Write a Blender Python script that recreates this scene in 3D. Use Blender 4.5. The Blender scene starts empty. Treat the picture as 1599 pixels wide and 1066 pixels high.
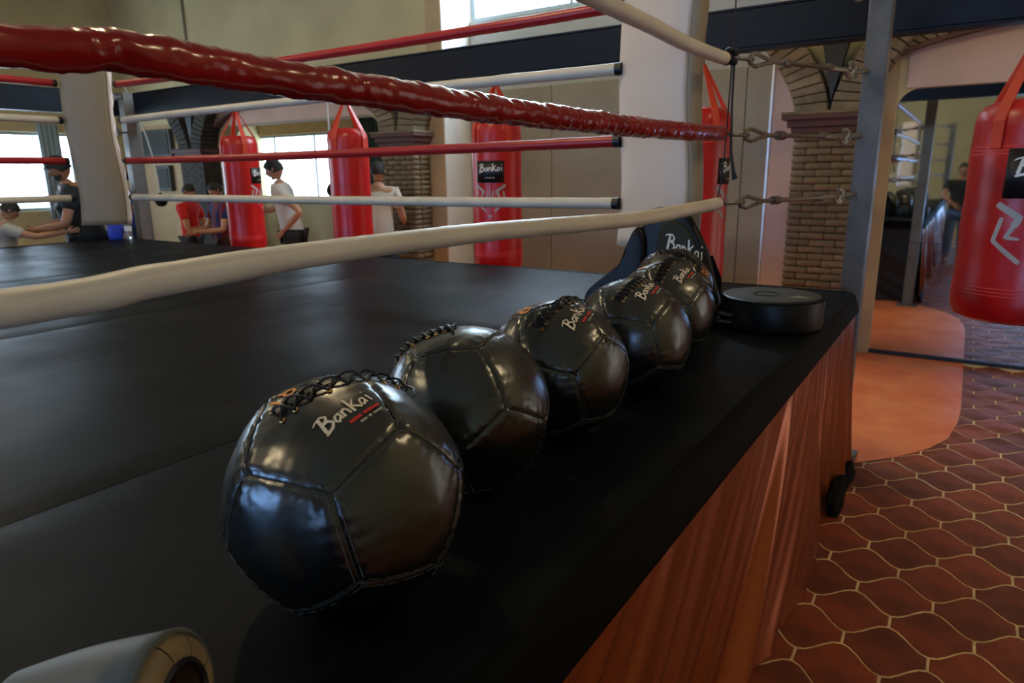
import bpy, bmesh, math, random
from mathutils import Vector, Matrix, noise, Quaternion
random.seed(7)
PI = math.pi
scn = bpy.context.scene
COL = scn.collection

# ------------------------------------------------------------------ camera, light, exposure
H = 1.0                                   # height of the ring platform
RX, RY, RZ = ((0.83529202, -0.12082278, 0.53636657),
              (0.54965063, 0.20673882, -0.80940919),
              (-0.01309272, 0.97090726, 0.23909761))
cam_d = bpy.data.cameras.new('camera')
cam = bpy.data.objects.new('camera', cam_d)
COL.objects.link(cam)
cam.matrix_world = Matrix((RX + (0.0,), RY + (0.0,), RZ + (1.62,), (0, 0, 0, 1)))
cam_d.sensor_width = 36
cam_d.lens = 23.887
cam_d.clip_start = 0.02
cam_d.dof.use_dof = True
cam_d.dof.focus_distance = 1.5
cam_d.dof.aperture_fstop = 6.3
scn.camera = cam

world = bpy.data.worlds.new('world')
scn.world = world
world.use_nodes = True
world.node_tree.nodes['Background'].inputs[0].default_value = (0.75, 0.87, 1.0, 1)
world.node_tree.nodes['Background'].inputs[1].default_value = 0.6
scn.view_settings.view_transform = 'Standard'
scn.view_settings.look = 'None'
scn.view_settings.gamma = 1
scn.view_settings.exposure = 0.34
scn.view_settings.use_curve_mapping = False
try:
    scn.cycles.use_denoising = True
    scn.cycles.max_bounces = 8
    scn.cycles.sample_clamp_indirect = 4
except Exception:
    pass
# strength of the daylight seen through each group of window panes
W_LEFT, W_BAY, W_HIGH, W_BEHIND, W_RIGHT = 7.5, 6.0, 24, 8.5, 1.2
LAMP = 480


def area(name, loc, rot, sx, sy, power, color):
    l = bpy.data.lights.new(name, 'AREA')
    l.shape = 'RECTANGLE'
    l.size, l.size_y = sx, sy
    l.energy = power
    l.color = color
    o = bpy.data.objects.new(name, l)
    o.location, o.rotation_euler = loc, rot
    COL.objects.link(o)
    return o


# ------------------------------------------------------------------ materials
MATS = {}


def mat(name, col, rough=0.6, metal=0.0, bump=0.0, bscale=40.0, var=0.0, vscale=3.0, coat=0.0, coat_r=0.1,
        spec=0.5, emit=0.0, sheen=0.0, objvar=0.0, stint=None, col2=None, trans=0.0, rvar=0.0, bdist=0.01):
    if name in MATS:
        return MATS[name]
    m = bpy.data.materials.new(name)
    m.use_nodes = True
    nt = m.node_tree
    b = nt.nodes['Principled BSDF']
    I = b.inputs
    I['Base Color'].default_value = (*col, 1)
    I['Roughness'].default_value = rough
    I['Metallic'].default_value = metal
    I['Specular IOR Level'].default_value = spec
    I['Coat Weight'].default_value = coat
    I['Coat Roughness'].default_value = coat_r
    I['Sheen Weight'].default_value = sheen
    I['Transmission Weight'].default_value = trans
    if stint:
        I['Specular Tint'].default_value = (*stint, 1)
    if emit:
        I['Emission Color'].default_value = (*col, 1)
        I['Emission Strength'].default_value = emit
    tc = nt.nodes.new('ShaderNodeTexCoord')
    if var or rvar or col2:
        n = nt.nodes.new('ShaderNodeTexNoise')
        n.inputs['Scale'].default_value = vscale
        n.inputs['Detail'].default_value = 5
        nt.links.new(tc.outputs['Object'], n.inputs['Vector'])
        if var or col2:
            mix = nt.nodes.new('ShaderNodeMix')
            mix.data_type = 'RGBA'
            c2 = col2 if col2 else tuple(max(0, c * (1 - var)) for c in col)
            c1 = col if col2 else tuple(min(1, c * (1 + var * .6)) for c in col)
            mix.inputs[6].default_value = (*c1, 1)
            mix.inputs[7].default_value = (*c2, 1)
            mr = nt.nodes.new('ShaderNodeMapRange')
            mr.inputs[1].default_value, mr.inputs[2].default_value = 0.35, 0.65
            nt.links.new(n.outputs['Fac'], mr.inputs[0])
            nt.links.new(mr.outputs[0], mix.inputs[0])
            nt.links.new(mix.outputs[2], I['Base Color'])
            last = mix.outputs[2]
        if rvar:
            mr = nt.nodes.new('ShaderNodeMapRange')
            mr.inputs[1].default_value, mr.inputs[2].default_value = 0.35, 0.65
            mr.inputs[3].default_value, mr.inputs[4].default_value = max(0.02, rough - rvar), rough + rvar
            nt.links.new(n.outputs['Fac'], mr.inputs[0])
            nt.links.new(mr.outputs[0], I['Roughness'])
    if objvar:
        oi = nt.nodes.new('ShaderNodeObjectInfo')
        hs = nt.nodes.new('ShaderNodeHueSaturation')
        mr = nt.nodes.new('ShaderNodeMapRange')
        mr.inputs[3].default_value, mr.inputs[4].default_value = 1 - objvar, 1 + objvar
        nt.links.new(oi.outputs['Random'], mr.inputs[0])
        nt.links.new(mr.outputs[0], hs.inputs['Value'])
        if var or col2:
            nt.links.new(last, hs.inputs['Color'])
        else:
            hs.inputs['Color'].default_value = (*col, 1)
        nt.links.new(hs.outputs[0], I['Base Color'])
    if bump:
        n2 = nt.nodes.new('ShaderNodeTexNoise')
        n2.inputs['Scale'].default_value = bscale
        n2.inputs['Detail'].default_value = 4
        nt.links.new(tc.outputs['Object'], n2.inputs['Vector'])
        bp = nt.nodes.new('ShaderNodeBump')
        bp.inputs['Strength'].default_value = bump
        bp.inputs['Distance'].default_value = bdist
        nt.links.new(n2.outputs['Fac'], bp.inputs['Height'])
        nt.links.new(bp.outputs[0], I['Normal'])
    MATS[name] = m
    return m


M_wall = mat('plaster_yellow', (.52, .43, .235), .85, bump=.15, bscale=25, var=.12, vscale=1.2)
M_wallwhite = mat('plaster_white', (.72, .70, .66), .8, bump=.1, bscale=25, var=.06)
M_pink = mat('plaster_pink', (.58, .43, .37), .8, bump=.1, bscale=25, var=.08)
M_tan = mat('plaster_tan', (.44, .31, .17), .8, bump=.12, bscale=25, var=.08)
M_ceil = mat('plaster_ceiling', (.74, .64, .38), .9, bump=.1, var=.1)
M_grey = mat('panel_grey', (.25, .22, .17), .55, var=.12, vscale=1.5)
M_brick = mat('brick_grey_brown', (.20, .155, .10), .85, bump=.5, bscale=22, var=.22, vscale=8, objvar=.12)
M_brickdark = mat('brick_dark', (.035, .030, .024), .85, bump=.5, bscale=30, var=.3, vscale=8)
M_mortar = mat('mortar', (.085, .06, .04), .95)
M_cap = mat('stone_cap', (.12, .06, .055), .75, bump=.3, var=.25)
M_beam = mat('steel_navy_paint', (.006, .010, .022), .45, spec=.2, var=.2, vscale=2)
M_post = mat('steel_grey_post', (.135, .128, .12), .42, metal=.15, var=.2, vscale=6, rvar=.1)
M_zinc = mat('zinc_hardware', (.26, .24, .21), .38, metal=.7, var=.25, vscale=40)
M_tile = mat('terracotta_tile', (.27, .050, .013), .50, spec=.3, bump=.06, bscale=6, col2=(.15, .032, .010), vscale=5, objvar=.28, rvar=.07, bdist=.004)
M_grout = mat('grout', (.78, .56, .26), .9, bump=.3, bscale=80, var=.3, vscale=10)
M_concrete = mat('orange_concrete', (.78, .22, .07), .42, bump=.04, bscale=6, col2=(.66, .13, .035), vscale=2.2, rvar=.08, bdist=.004)
M_floor = mat('plain_floor', (.28, .12, .06), .4, var=.3)
M_canvas = mat('mat_black_canvas', (.0055, .0064, .0085), .44, bump=.4, bscale=350, var=.25, vscale=2.5, rvar=.05, bdist=.001, spec=.045)
M_canvasedge = mat('edge_black_vinyl', (.003, .003, .003), .72, bump=.2, bscale=200, bdist=.001, spec=.06)
M_skirt = mat('skirt_satin', (.30, .060, .010), .24, metal=.6, spec=.6)  # black satin; reflection of the orange floor put into this side's base colour
M_skirtblack = mat('skirt_black', (.008, .008, .011), .5)
M_ball = mat('ball_black_leather', (.004, .004, .0035), .27, bump=.07, bscale=7, bdist=.006, spec=1.0)
M_thread = mat('ball_seam_thread', (.035, .033, .03), .6)
M_lace = mat('black_lace', (.006, .006, .007), .4)
M_gold = mat('brass_eyelet', (.6, .36, .12), .3, metal=.9)
M_cream = mat('print_cream', (.78, .66, .52), .6)
M_white = mat('print_white', (.80, .80, .76), .6)
M_redprint = mat('print_red', (.65, .02, .015), .55)
M_orange = mat('print_orange', (.75, .25, .03), .55)
M_greyprint = mat('print_grey', (.50, .50, .44), .6)
M_silver = mat('print_silver', (.42, .40, .40), .5)
M_redvinyl = mat('red_vinyl', (.27, .003, .004), .20, bump=.10, bscale=30, bdist=.004, var=.15, vscale=6, spec=.45)
M_redrope = mat('red_rope_cover', (.38, .010, .015), .35, bump=.3, bscale=20, bdist=.004)
M_whiterope = mat('white_rope_cover', (.66, .58, .47), .42, bump=.3, bscale=16, bdist=.004, var=.08, vscale=5)
M_padwhite = mat('white_vinyl_pad', (.72, .57, .46), .45, bump=.12, bscale=8, bdist=.006)
M_padtan = mat('pad_sides_backlit_face', (.30, .235, .155), .5, bump=.12, bscale=8, bdist=.006)  # tan sides; backlit shade put into the far left pad's face colour
M_bag = mat('bag_red_leather', (.52, .005, .006), .34, bump=.15, bscale=18, bdist=.004, var=.1, vscale=4, coat=.15, coat_r=.25)
M_bagseam = mat('bag_seam', (.80, .05, .05), .4)
M_strap = mat('bag_strap', (.62, .045, .015), .55)
M_black = mat('black_plain', (.006, .006, .008), .45)
M_pad = mat('pad_black_leather', (.006, .006, .006), .42, bump=.15, bscale=120, bdist=.001, spec=.25)
M_padface = mat('pad_olive_face', (.028, .026, .016), .55, spec=.2, bump=.1, bscale=90, bdist=.001)
M_frame = mat('window_frame', (.25, .29, .31), .5)
M_mirror = mat('mirror_glass', (.72, .72, .70), .03, metal=1.0)
M_darkgreen = mat('dark_green_curtain', (.02, .045, .035), .8)
M_graffiti = mat('pale_painted_wall', (.58, .57, .55), .8, col2=(.40, .35, .26), vscale=1.6)
M_cord = mat('pale_cord', (.5, .5, .5), .6)
M_clear = mat('clear_plastic', (.85, .9, .9), .08, trans=.85)
M_glovegrey = mat('glove_grey', (.10, .105, .10), .55, bump=.2, bscale=80, bdist=.001)
M_glovetan = mat('glove_tan_lining', (.22, .15, .075), .6, bump=.25, bscale=60, bdist=.001, var=.2, vscale=20)
M_glovein = mat('glove_brown_inside', (.10, .045, .02), .7)


def emis(name, col, s):
    return mat(name, col, 1.0, emit=s)


# ------------------------------------------------------------------ geometry helpers
class MB:
    """collects geometry, builds it as ONE mesh object"""

    def __init__(s):
        s.v, s.f, s.mi = [], [], []
        s.m = 0

    def add(s, vs, fs):
        o = len(s.v)
        s.v += [tuple(v) for v in vs]
        s.f += [tuple(i + o for i in f) for f in fs]
        s.mi += [s.m] * len(fs)
        return s

    def box(s, x0, x1, y0, y1, z0, z1, M=None):
        vs = [Vector(p) for p in ((x0, y0, z0), (x1, y0, z0), (x1, y1, z0), (x0, y1, z0), (x0, y0, z1), (x1, y0, z1), (x1, y1, z1), (x0, y1, z1))]
        if M:
            vs = [M @ v for v in vs]
        return s.add(vs, [(3, 2, 1, 0), (4, 5, 6, 7), (0, 1, 5, 4), (1, 2, 6, 5), (2, 3, 7, 6), (3, 0, 4, 7)])

    def prism(s, poly, d0, d1, axis='y', M=None):
        """poly of (a,b); axis y: (a, d, b); z: (a, b, d); x: (d, a, b)"""
        def P(a, b, d):
            v = Vector((a, d, b) if axis == 'y' else ((a, b, d) if axis == 'z' else (d, a, b)))
            return M @ v if M else v
        n = len(poly)
        vs = [P(a, b, d0) for a, b in poly] + [P(a, b, d1) for a, b in poly]
        fs = [tuple(range(n)), tuple(range(2 * n - 1, n - 1, -1))] + [(i, i + n, (i + 1) % n + n, (i + 1) % n) for i in range(n)]
        return s.add(vs, fs)

    def tube(s, pts, rad, seg=12, cap=True, wob=0.0):
        pts = [Vector(p) for p in pts]
        n = len(pts)
        if not hasattr(rad, '__len__'):
            rad = [rad] * n
        up = None
        vs, fs = [], []
        for i, p in enumerate(pts):
            t = (pts[min(i + 1, n - 1)] - pts[max(i - 1, 0)]).normalized()
            if up is None:
                up = t.orthogonal().normalized()
            up = (up - t * up.dot(t))
            up = up.normalized() if up.length > 1e-6 else t.orthogonal().normalized()
            sd = t.cross(up)
            for k in range(seg):
                a = 2 * PI * k / seg
                d = up * math.cos(a) + sd * math.sin(a)
                r = rad[i]
                if wob:
                    q = p + d * r
                    r *= 1 + wob * noise.noise(q * 28) + wob * .7 * noise.noise(Vector((q.x * 9, q.y * 9, q.z * 9 + a)))
                    if wob > .1:       # loose vinyl: sharp little creases round the rope
                        c1 = noise.noise(Vector((q.x * 26, q.y * 42 + 14 * q.z, q.z * 26)))
                        c2 = noise.noise(Vector((q.x * 60, q.y * 80 - 40 * q.x, q.z * 60 + 5)))
                        r *= 1 + .055 * (.5 - abs(c1) * 2.2) + .022 * (.5 - abs(c2) * 2.2)
                vs.append(p + d * r)
        for i in range(n - 1):
            for k in range(seg):
                fs.append((i * seg + k, i * seg + (k + 1) % seg, (i + 1) * seg + (k + 1) % seg, (i + 1) * seg + k))
        if cap:
            fs.append(tuple(range(seg - 1, -1, -1)))
            fs.append(tuple((n - 1) * seg + k for k in range(seg)))
        return s.add(vs, fs)

    def lathe(s, prof, seg=32, M=None, a0=0.0, a1=2 * PI):
        """prof (r,z)"""
        full = abs(a1 - a0 - 2 * PI) < 1e-6
        cols = seg if full else seg + 1
        vs, fs = [], []
        for r, z in prof:
            for k in range(cols):
                a = a0 + (a1 - a0) * k / seg
                v = Vector((r * math.cos(a), r * math.sin(a), z))
                vs.append(M @ v if M else v)
        for i in range(len(prof) - 1):
            for k in range(seg):
                k2 = (k + 1) % cols
                fs.append((i * cols + k, i * cols + k2, (i + 1) * cols + k2, (i + 1) * cols + k))
        return s.add(vs, fs)

    def ball(s, c, r, seg=16, sc=(1, 1, 1), M=None):
        prof = [(max(1e-4, r * math.sin(PI * i / (seg // 2))), -r * math.cos(PI * i / (seg // 2))) for i in range(seg // 2 + 1)]
        T = Matrix.Translation(c) @ Matrix.Diagonal((*sc, 1))
        return s.lathe(prof, seg, (M @ T) if M else T)

    def torus(s, c, R, r, M=None, n=20, m=8, a0=0, a1=2 * PI):
        pts = []
        full = abs(a1 - a0 - 2 * PI) < 1e-6
        for i in range(n + 1):
            a = a0 + (a1 - a0) * i / n
            v = Vector((R * math.cos(a), R * math.sin(a), 0))
            v = (M @ v if M else v) + Vector(c)
            pts.append(v)
        return s.tube(pts, r, m, cap=not full)

    def build(s, name, mats, parent=None, smooth=True, mw=None, bevel=0.0, angle=40, bseg=2):
        me = bpy.data.meshes.new(name)
        me.from_pydata(s.v, [], s.f)
        me.update()
        if not isinstance(mats, (list, tuple)):
            mats = [mats]
        for m in mats:
            me.materials.append(m)
        if len(mats) > 1:
            me.polygons.foreach_set('material_index', s.mi)
        bm = bmesh.new()
        bm.from_mesh(me)
        bmesh.ops.remove_doubles(bm, verts=bm.verts, dist=1e-6)
        bmesh.ops.recalc_face_normals(bm, faces=bm.faces)
        if bevel:
            es = [e for e in bm.edges if len(e.link_faces) == 2 and e.calc_face_angle(0) > .5]
            bmesh.ops.bevel(bm, geom=es, offset=bevel, segments=bseg, affect='EDGES', profile=.6)
        for e in bm.edges:
            if len(e.link_faces) == 2 and e.calc_face_angle(0) > math.radians(angle):
                e.smooth = False
        bm.to_mesh(me)
        bm.free()
        if smooth:
            me.polygons.foreach_set('use_smooth', [True] * len(me.polygons))
        o = bpy.data.objects.new(name, me)
        COL.objects.link(o)
        if parent:
            o.parent = parent
        if mw is not None:
            o.matrix_local = mw
        return o


def tag(o, label=None, cat=None, group=None, kind=None):
    if label:
        o['label'] = label
    if cat:
        o['category'] = cat
    if group:
        o['group'] = group
    if kind:
        o['kind'] = kind
    return o


def thing(name, label, cat, loc=(0, 0, 0), rz=0.0, group=None):
    o = bpy.data.objects.new(name, None)
    o.empty_display_size = .1
    o.location, o.rotation_euler = loc, (0, 0, rz)
    COL.objects.link(o)
    return tag(o, label, cat, group)


def struct(o):
    o['kind'] = 'structure'
    return o


def link_copy(o, parent, mw=None, name=None):
    c = o.copy()
    if name:
        c.name = name
    COL.objects.link(c)
    c.parent = parent
    if mw is not None:
        c.matrix_local = mw
    return c


# brush lettering: strokes of (x, y) with half widths -------------------------------------
def ribbon(mb, pts, w0, w1, fn):
    """flat brush stroke through 2D pts, half width w0 -> w1, mapped by fn(x, y) -> 3D"""
    P = []
    for i in range(len(pts) - 1):
        a, b = Vector(pts[i]), Vector(pts[i + 1])
        k = max(2, int((b - a).length / .03))
        P += [a.lerp(b, j / k) for j in range(k)]
    P.append(Vector(pts[-1]))
    n = len(P)
    vs, fs = [], []
    for i, p in enumerate(P):
        t = (P[min(i + 1, n - 1)] - P[max(i - 1, 0)]).normalized()
        s = Vector((-t.y, t.x))
        w = w0 + (w1 - w0) * i / (n - 1)
        if i == 0 or i == n - 1:
            w *= .7
        vs += [fn(*(p + s * w)), fn(*(p - s * w))]
    for i in range(n - 1):
        fs.append((2 * i, 2 * i + 1, 2 * i + 3, 2 * i + 2))
    mb.add(vs, fs)


WORD = [([(.10, .32), (.03, .0)], .03, .034), ([(-.05, .27), (.02, .31), (.16, .34), (.23, .28), (.19, .21), (.07, .17)], .012, .028),
        ([(.07, .17), (.20, .17), (.25, .09), (.17, .01), (-.01, -.04)], .022, .028),
        ([(.40, .17), (.32, .15), (.29, .06), (.33, .01), (.40, .09)], .02, .02), ([(.41, .19), (.42, .02)], .02, .022),
        ([(.48, .19), (.47, .02)], .022, .022), ([(.48, .13), (.54, .19), (.58, .13), (.59, .02)], .018, .022),
        ([(.67, .36), (.66, .0)], .024, .026), ([(.81, .27), (.68, .14)], .014, .022), ([(.69, .15), (.83, .01)], .02, .026),
        ([(.95, .18), (.88, .16), (.85, .07), (.89, .02), (.95, .09)], .018, .02), ([(.96, .19), (.97, .03)], .02, .02),
        ([(1.06, .20), (1.07, .02)], .022, .018), ([(1.045, .30), (1.075, .30)], .02, .02)]


def word(fn, kinds='wrg'):
    """lettering (white), bar of red letters, line of small grey letters; origin in its middle"""
    out = []
    off = lambda x, y: fn(x - .5, y - .1)
    if 'w' in kinds:
        m = MB()
        for p, a, b in WORD:
            ribbon(m, p, a, b, off)
        out.append(m)
    if 'r' in kinds:
        m = MB()
        x = .42
        while x < 1.05:
            if not .64 < x < .68:
                ribbon(m, [(x, -.12), (x + .045, -.12)], .034, .034, off)
                ribbon(m, [(x + .012, -.09), (x + .05, -.145)], .012, .02, off)
            x += .05
        out.append(m)
    if 'g' in kinds:
        m = MB()
        x = .56
        while x < 1.04:
            if not .70 < x < .73 and not .79 < x < .815:
                ribbon(m, [(x, -.23), (x + .03, -.23)], .024, .024, off)
            x += .036
        out.append(m)
    return out


def text_mesh(txt, fn, size=1.0):
    cu = bpy.data.curves.new('t', 'FONT')
    cu.body = txt
    cu.align_x, cu.align_y = 'CENTER', 'CENTER'
    cu.resolution_u = 3
    o = bpy.data.objects.new('t', cu)
    COL.objects.link(o)
    dg = bpy.context.evaluated_depsgraph_get()
    me = bpy.data.meshes.new_from_object(o.evaluated_get(dg))
    m = MB()
    m.add([fn(v.co.x * size, v.co.y * size) for v in me.vertices], [tuple(p.vertices) for p in me.polygons])
    bpy.data.objects.remove(o)
    bpy.data.curves.remove(cu)
    bpy.data.meshes.remove(me)
    return m


# ------------------------------------------------------------------ the room
YW = 6.77           # back wall plane (the arcade)
XL, XR, YF, ZC = -12.6, 3.3, -6.2, 4.7


def boxes(name, m, lst, bevel=0.0):
    mb = MB()
    for b in lst:
        mb.box(*b)
    return struct(mb.build(name, m, None, smooth=False, bevel=bevel))


# floor: base slab, patch of smooth concrete, ogee tiles
floor = boxes('floor', M_floor, [(-14.5, XR + .2, YF - .2, 9.7, -.2, -.02)])
gb = MB().box(-2.2, XR, -4.0, YW, -.02, -.0018)
gb.build('grout_bed', M_grout, floor, smooth=False)
PATCH = [(-8.0, 3.3), (-.75, 3.85), (-.5, 3.98), (-.35, 4.07), (-.17, 4.27), (-.02, 4.51), (.07, 4.75), (.115, 5.1), (.13, 5.45), (.13, 6.08), (.13, YW)]
# rounded boundary, smoothed
pp = PATCH + [(-8.0, YW)]
cp = MB().prism(pp, -.019, .0025, 'z')
cp.build('concrete_patch', M_concrete, floor, smooth=False)
TL, TH, TA = .26, .184, .055


def inside_patch(x, y):
    c = False
    n = len(pp)
    for i in range(n):
        (x1, y1), (x2, y2) = pp[i], pp[(i + 1) % n]
        if (y1 > y) != (y2 > y) and x < (x2 - x1) * (y - y1) / (y2 - y1) + x1:
            c = not c
    return c


def tile_geo(mb, cx, cy, seed):
    g = .0040
    rnd = random.Random(seed)
    out = []
    n = 10
    x0, x1 = -TL / 2 + g, TL / 2 - g
    for i in range(n + 1):
        x = x0 + (x1 - x0) * i / n
        out.append((x, TH / 2 + TA * math.cos(2 * PI * x / TL) - g))
    for i in range(n + 1):
        x = x1 - (x1 - x0) * i / n
        out.append((x, -TH / 2 - TA * math.cos(2 * PI * x / TL) + g))
    zt = rnd.uniform(-.0004, .0006)
    tx, ty = rnd.uniform(-.003, .003), rnd.uniform(-.003, .003)
    k = len(out)
    v = [(cx + x, cy + y, -.014) for x, y in out]
    v += [(cx + x, cy + y, -.0022 + zt + x * tx + y * ty) for x, y in out]
    v += [(cx + x * .975, cy + y * .965, zt + x * tx + y * ty) for x, y in out]
    fs = [(i, (i + 1) % k, (i + 1) % k + k, i + k) for i in range(k)] + [(i + k, (i + 1) % k + k, (i + 1) % k + 2 * k, i + 2 * k) for i in range(k)]
    fs.append(tuple(range(2 * k, 3 * k)))
    mb.add(v, fs)


protos = []
for s in range(6):
    mb = MB()
    tile_geo(mb, 0, 0, s)
    o = mb.build('tile', M_tile, floor, smooth=True, angle=6)
    protos.append(o)
cand = []
X0, Y0 = -.056, 2.949
for r in range(-38, 22):
    for c in range(-9, 14):
        x = X0 + TL / 2 + c * TL + (TL / 2 if r % 2 else 0)
        y = Y0 + r * TH
        if -2.2 < x - .1 and x < XR - .1 and -4 < y - .1 and y < YW - .09 and not all(inside_patch(x + a, y + b) for a in (-.13, .13) for b in (-.13, .13)):
            seen = -.55 < x < 2.3 and 1.2 < y
            cand.append((0 if seen else 1, x * x + y * y, x, y))
cand.sort()
rest = MB()
for i, (_, d, x, y) in enumerate(cand):
    if i < 290:
        src = protos[i % 6]
        rz = PI if (i // 6) % 2 else 0
        M = Matrix.Translation((x, y, 0)) @ Matrix.Rotation(rz, 4, 'Z')
        if i < 6:
            src.matrix_local = M
        else:
            link_copy(src, floor, M)
    else:
        tile_geo(rest, x, y, i)
tag(rest.build('tiling', M_tile, floor, angle=6), kind='stuff')

# ceiling, outer walls
boxes('ceiling', M_ceil, [(XL - .2, XR + .2, YF - .2, YW + .9, ZC, ZC + .2)])
WLy0, WLy1, WLz0, WLz1 = 1.0, 5.85, 1.14, 2.37
boxes('wall_left', M_wall, [(XL - .2, XL, YF, 9.7, 0, WLz0), (XL - .2, XL, YF, WLy0, WLz0, WLz1), (XL - .2, XL, WLy1, 9.7, WLz0, WLz1), (XL - .2, XL, YF, 9.7, WLz1, ZC)])
RW = (4.3, 6.3, .0, 2.4)
boxes('wall_right', M_wall, [(XR, XR + .2, YF, RW[0], 0, ZC), (XR, XR + .2, RW[1], YW, 0, ZC), (XR, XR + .2, RW[0], RW[1], RW[3], ZC)])
FX0, FX1, FZ0, FZ1 = -7.5, -3.2, .15, 2.6
GX0, GX1, GZ0, GZ1 = .35, 3.0, .25, 2.2
boxes('wall_front', M_wall, [(XL, FX0, YF - .2, YF, 0, ZC), (FX1, GX0, YF - .2, YF, 0, ZC), (GX1, XR, YF - .2, YF, 0, ZC), (GX0, GX1, YF - .2, YF, 0, GZ0), (GX0, GX1, YF - .2, YF, GZ1, ZC), (FX0, FX1, YF - .2, YF, 0, FZ0), (FX0, FX1, YF - .2, YF, FZ1, ZC)])


def window(name, x0, x1, y0, y1, z0, z1, cols, rows, strength, tint=(.60, .80, 1.0), out=(0, 1)):
    """a window in a wall; thin in x or y.  frame + mullions + bright daylight panes"""
    root = bpy.data.objects.new(name, None)
    COL.objects.link(root)
    struct(root)
    root.location = ((x0 + x1) / 2, (y0 + y1) / 2, z0)
    dx, dy = (x0 + x1) / 2, (y0 + y1) / 2
    em = emis('daylight_%s' % name, tint, strength)
    alongx = (x1 - x0) > (y1 - y0)
    L = (x1 - x0) if alongx else (y1 - y0)
    hgt = z1 - z0
    fr = MB()
    def B(m, a0, a1, d0, d1, h0, h1):
        if alongx:
            m.box(a0 - L / 2, a1 - L / 2, d0, d1, h0, h1)
        else:
            m.box(d0, d1, a0 - L / 2, a1 - L / 2, h0, h1)
    w = .05
    B(fr, 0, L, -.03, .03, 0, w), B(fr, 0, L, -.03, .03, hgt - w, hgt), B(fr, 0, w, -.03, .03, w, hgt - w), B(fr, L - w, L, -.03, .03, w, hgt - w)
    for i in range(1, cols):
        B(fr, L * i / cols - .02, L * i / cols + .02, -.025, .025, w, hgt - w)
    for i in range(1, rows):
        B(fr, w, L - w, -.022, .022, hgt * i / rows - .015, hgt * i / rows + .015)
    fr.build('window_frame', M_frame, root, smooth=False)
    for i in range(cols):
        for j in range(rows):
            p = MB()
            B(p, max(w, L * i / cols), min(L - w, L * (i + 1) / cols), -.006, .006, max(w, hgt * j / rows), min(hgt - w, hgt * (j + 1) / rows))
            p.build('pane', em, root, smooth=False)
    return root


window('window_1', XL - .15, XL - .05, WLy0, WLy1, WLz0, WLz1, 4, 1, W_LEFT)
window('window_2', FX0, FX1, YF - .15, YF - .05, FZ0, FZ1, 4, 1, W_BEHIND, (.26, .52, 1.0))
window('window_6', GX0, GX1, YF - .15, YF - .05, GZ0, GZ1, 3, 1, W_BEHIND, (.26, .52, 1.0))
window('window_3', XR + .05, XR + .15, RW[0], RW[1], RW[2], RW[3], 3, 1, W_RIGHT, (1.0, .93, .84))

# back wall: arcade of brick piers; an open bay, a recessed bay of grey panels, a bay filled by a mirror
OL0, OL1, OT = -9.95, -6.48, 2.40         # open bay
MX0, MX1, MT = -.60, 2.75, 2.262           # mirror bay


def round_opening(x0, x1, zt, r, z_top, wx0, wx1):
    """wall face polygon strips around an opening with rounded top corners"""
    strips = []
    n = 8
    arc = []
    for i in range(n + 1):
        a = PI - PI / 2 * i / n
        arc.append((x0 + r + r * math.cos(a), zt - r + r * math.sin(a)))
    arc2 = [(x0 + x1 - a, b) for a, b in reversed(arc)]
    return [(wx0, 0), (x0, 0)] + arc + arc2 + [(x1, 0), (wx1, 0), (wx1, z_top), (wx0, z_top)]


wb = MB()
wb.m = 0
# wall left of the open bay and above it
wb.prism(round_opening(OL0, OL1, OT, .26, ZC, XL, -5.43), YW, YW + .30, 'y')
wb.prism(round_opening(MX0, MX1, MT, .16, ZC, -1.58, XR), YW, YW + .30, 'y')
struct(wb.build('wall_back', M_wall, None, smooth=False))
# pale return of the recessed bay, its upper wall, the pink-white strip beside the brick pier
boxes('wall_back_return', M_wallwhite, [(-5.56, -5.418, YW - .004, 7.36, 0, ZC)])
boxes('wall_back_recess', mat('recess_plaster', (.34, .33, .31), .8, bump=.1, bscale=25, var=.06), [(-5.42, -1.5, 7.30, 7.45, 2.62, 3.44), (-2.6, -1.5, 7.30, 7.45, 3.44, ZC), (-5.42, -2.6, 7.30, 7.45, 4.6, ZC)])
window('window_4', -5.40, -2.62, 7.33, 7.43, 3.44, 4.6, 2, 1, W_HIGH)
boxes('trim_1', M_tan, [(-5.66, -5.43, YW - .012, YW - .001, 0, ZC)])
boxes('trim_2', M_pink, [(-1.60, -1.385, YW - .016, YW + .35, 0, ZC)])
boxes('trim_3', mat('metal_strip', (.6, .6, .58), .35, metal=.6), [(-1.615, -1.595, YW - .03, YW + .02, 0, 2.9)])
boxes('trim_4', M_tan, [(-.83, -.60, YW - .014, YW - .001, 0, 2.52)])
# pink bands over the two openings, under the brick arches
def lunette(name, xc, a, b, z0, zb, x0, x1):
    pts = [(x0, zb)]
    for i in range(21):
        x = x0 + (x1 - x0) * i / 20
        pts.append((x, z0 + b * math.sqrt(max(0, 1 - ((x - xc) / a) ** 2))))
    pts.append((x1, zb))
    struct(MB().prism(pts, YW - .016, YW - .001, 'y').build(name, M_pink, None, smooth=False))


lunette('trim_5', -8.15, 1.85, .54, 2.2, OT + .004, OL0 + .2, OL1 - .1)
lunette('trim_6', 1.07, 1.85, .37, 2.38, MT + .004, MX0 + .06, MX1 - .06)
boxes('wall_darken_sheet', M_tan, [(XL, -10.62, YW - .010, YW - .001, 0, 2.5)])  # darker sheet added over the yellow wall to offset strong window light
# thin conduit on the upper wall
struct(MB().tube([(-10.5, YW - .02, 2.9), (-10.5, YW - .02, ZC)], .018, 8).build('trim_7', M_grey))

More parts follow.
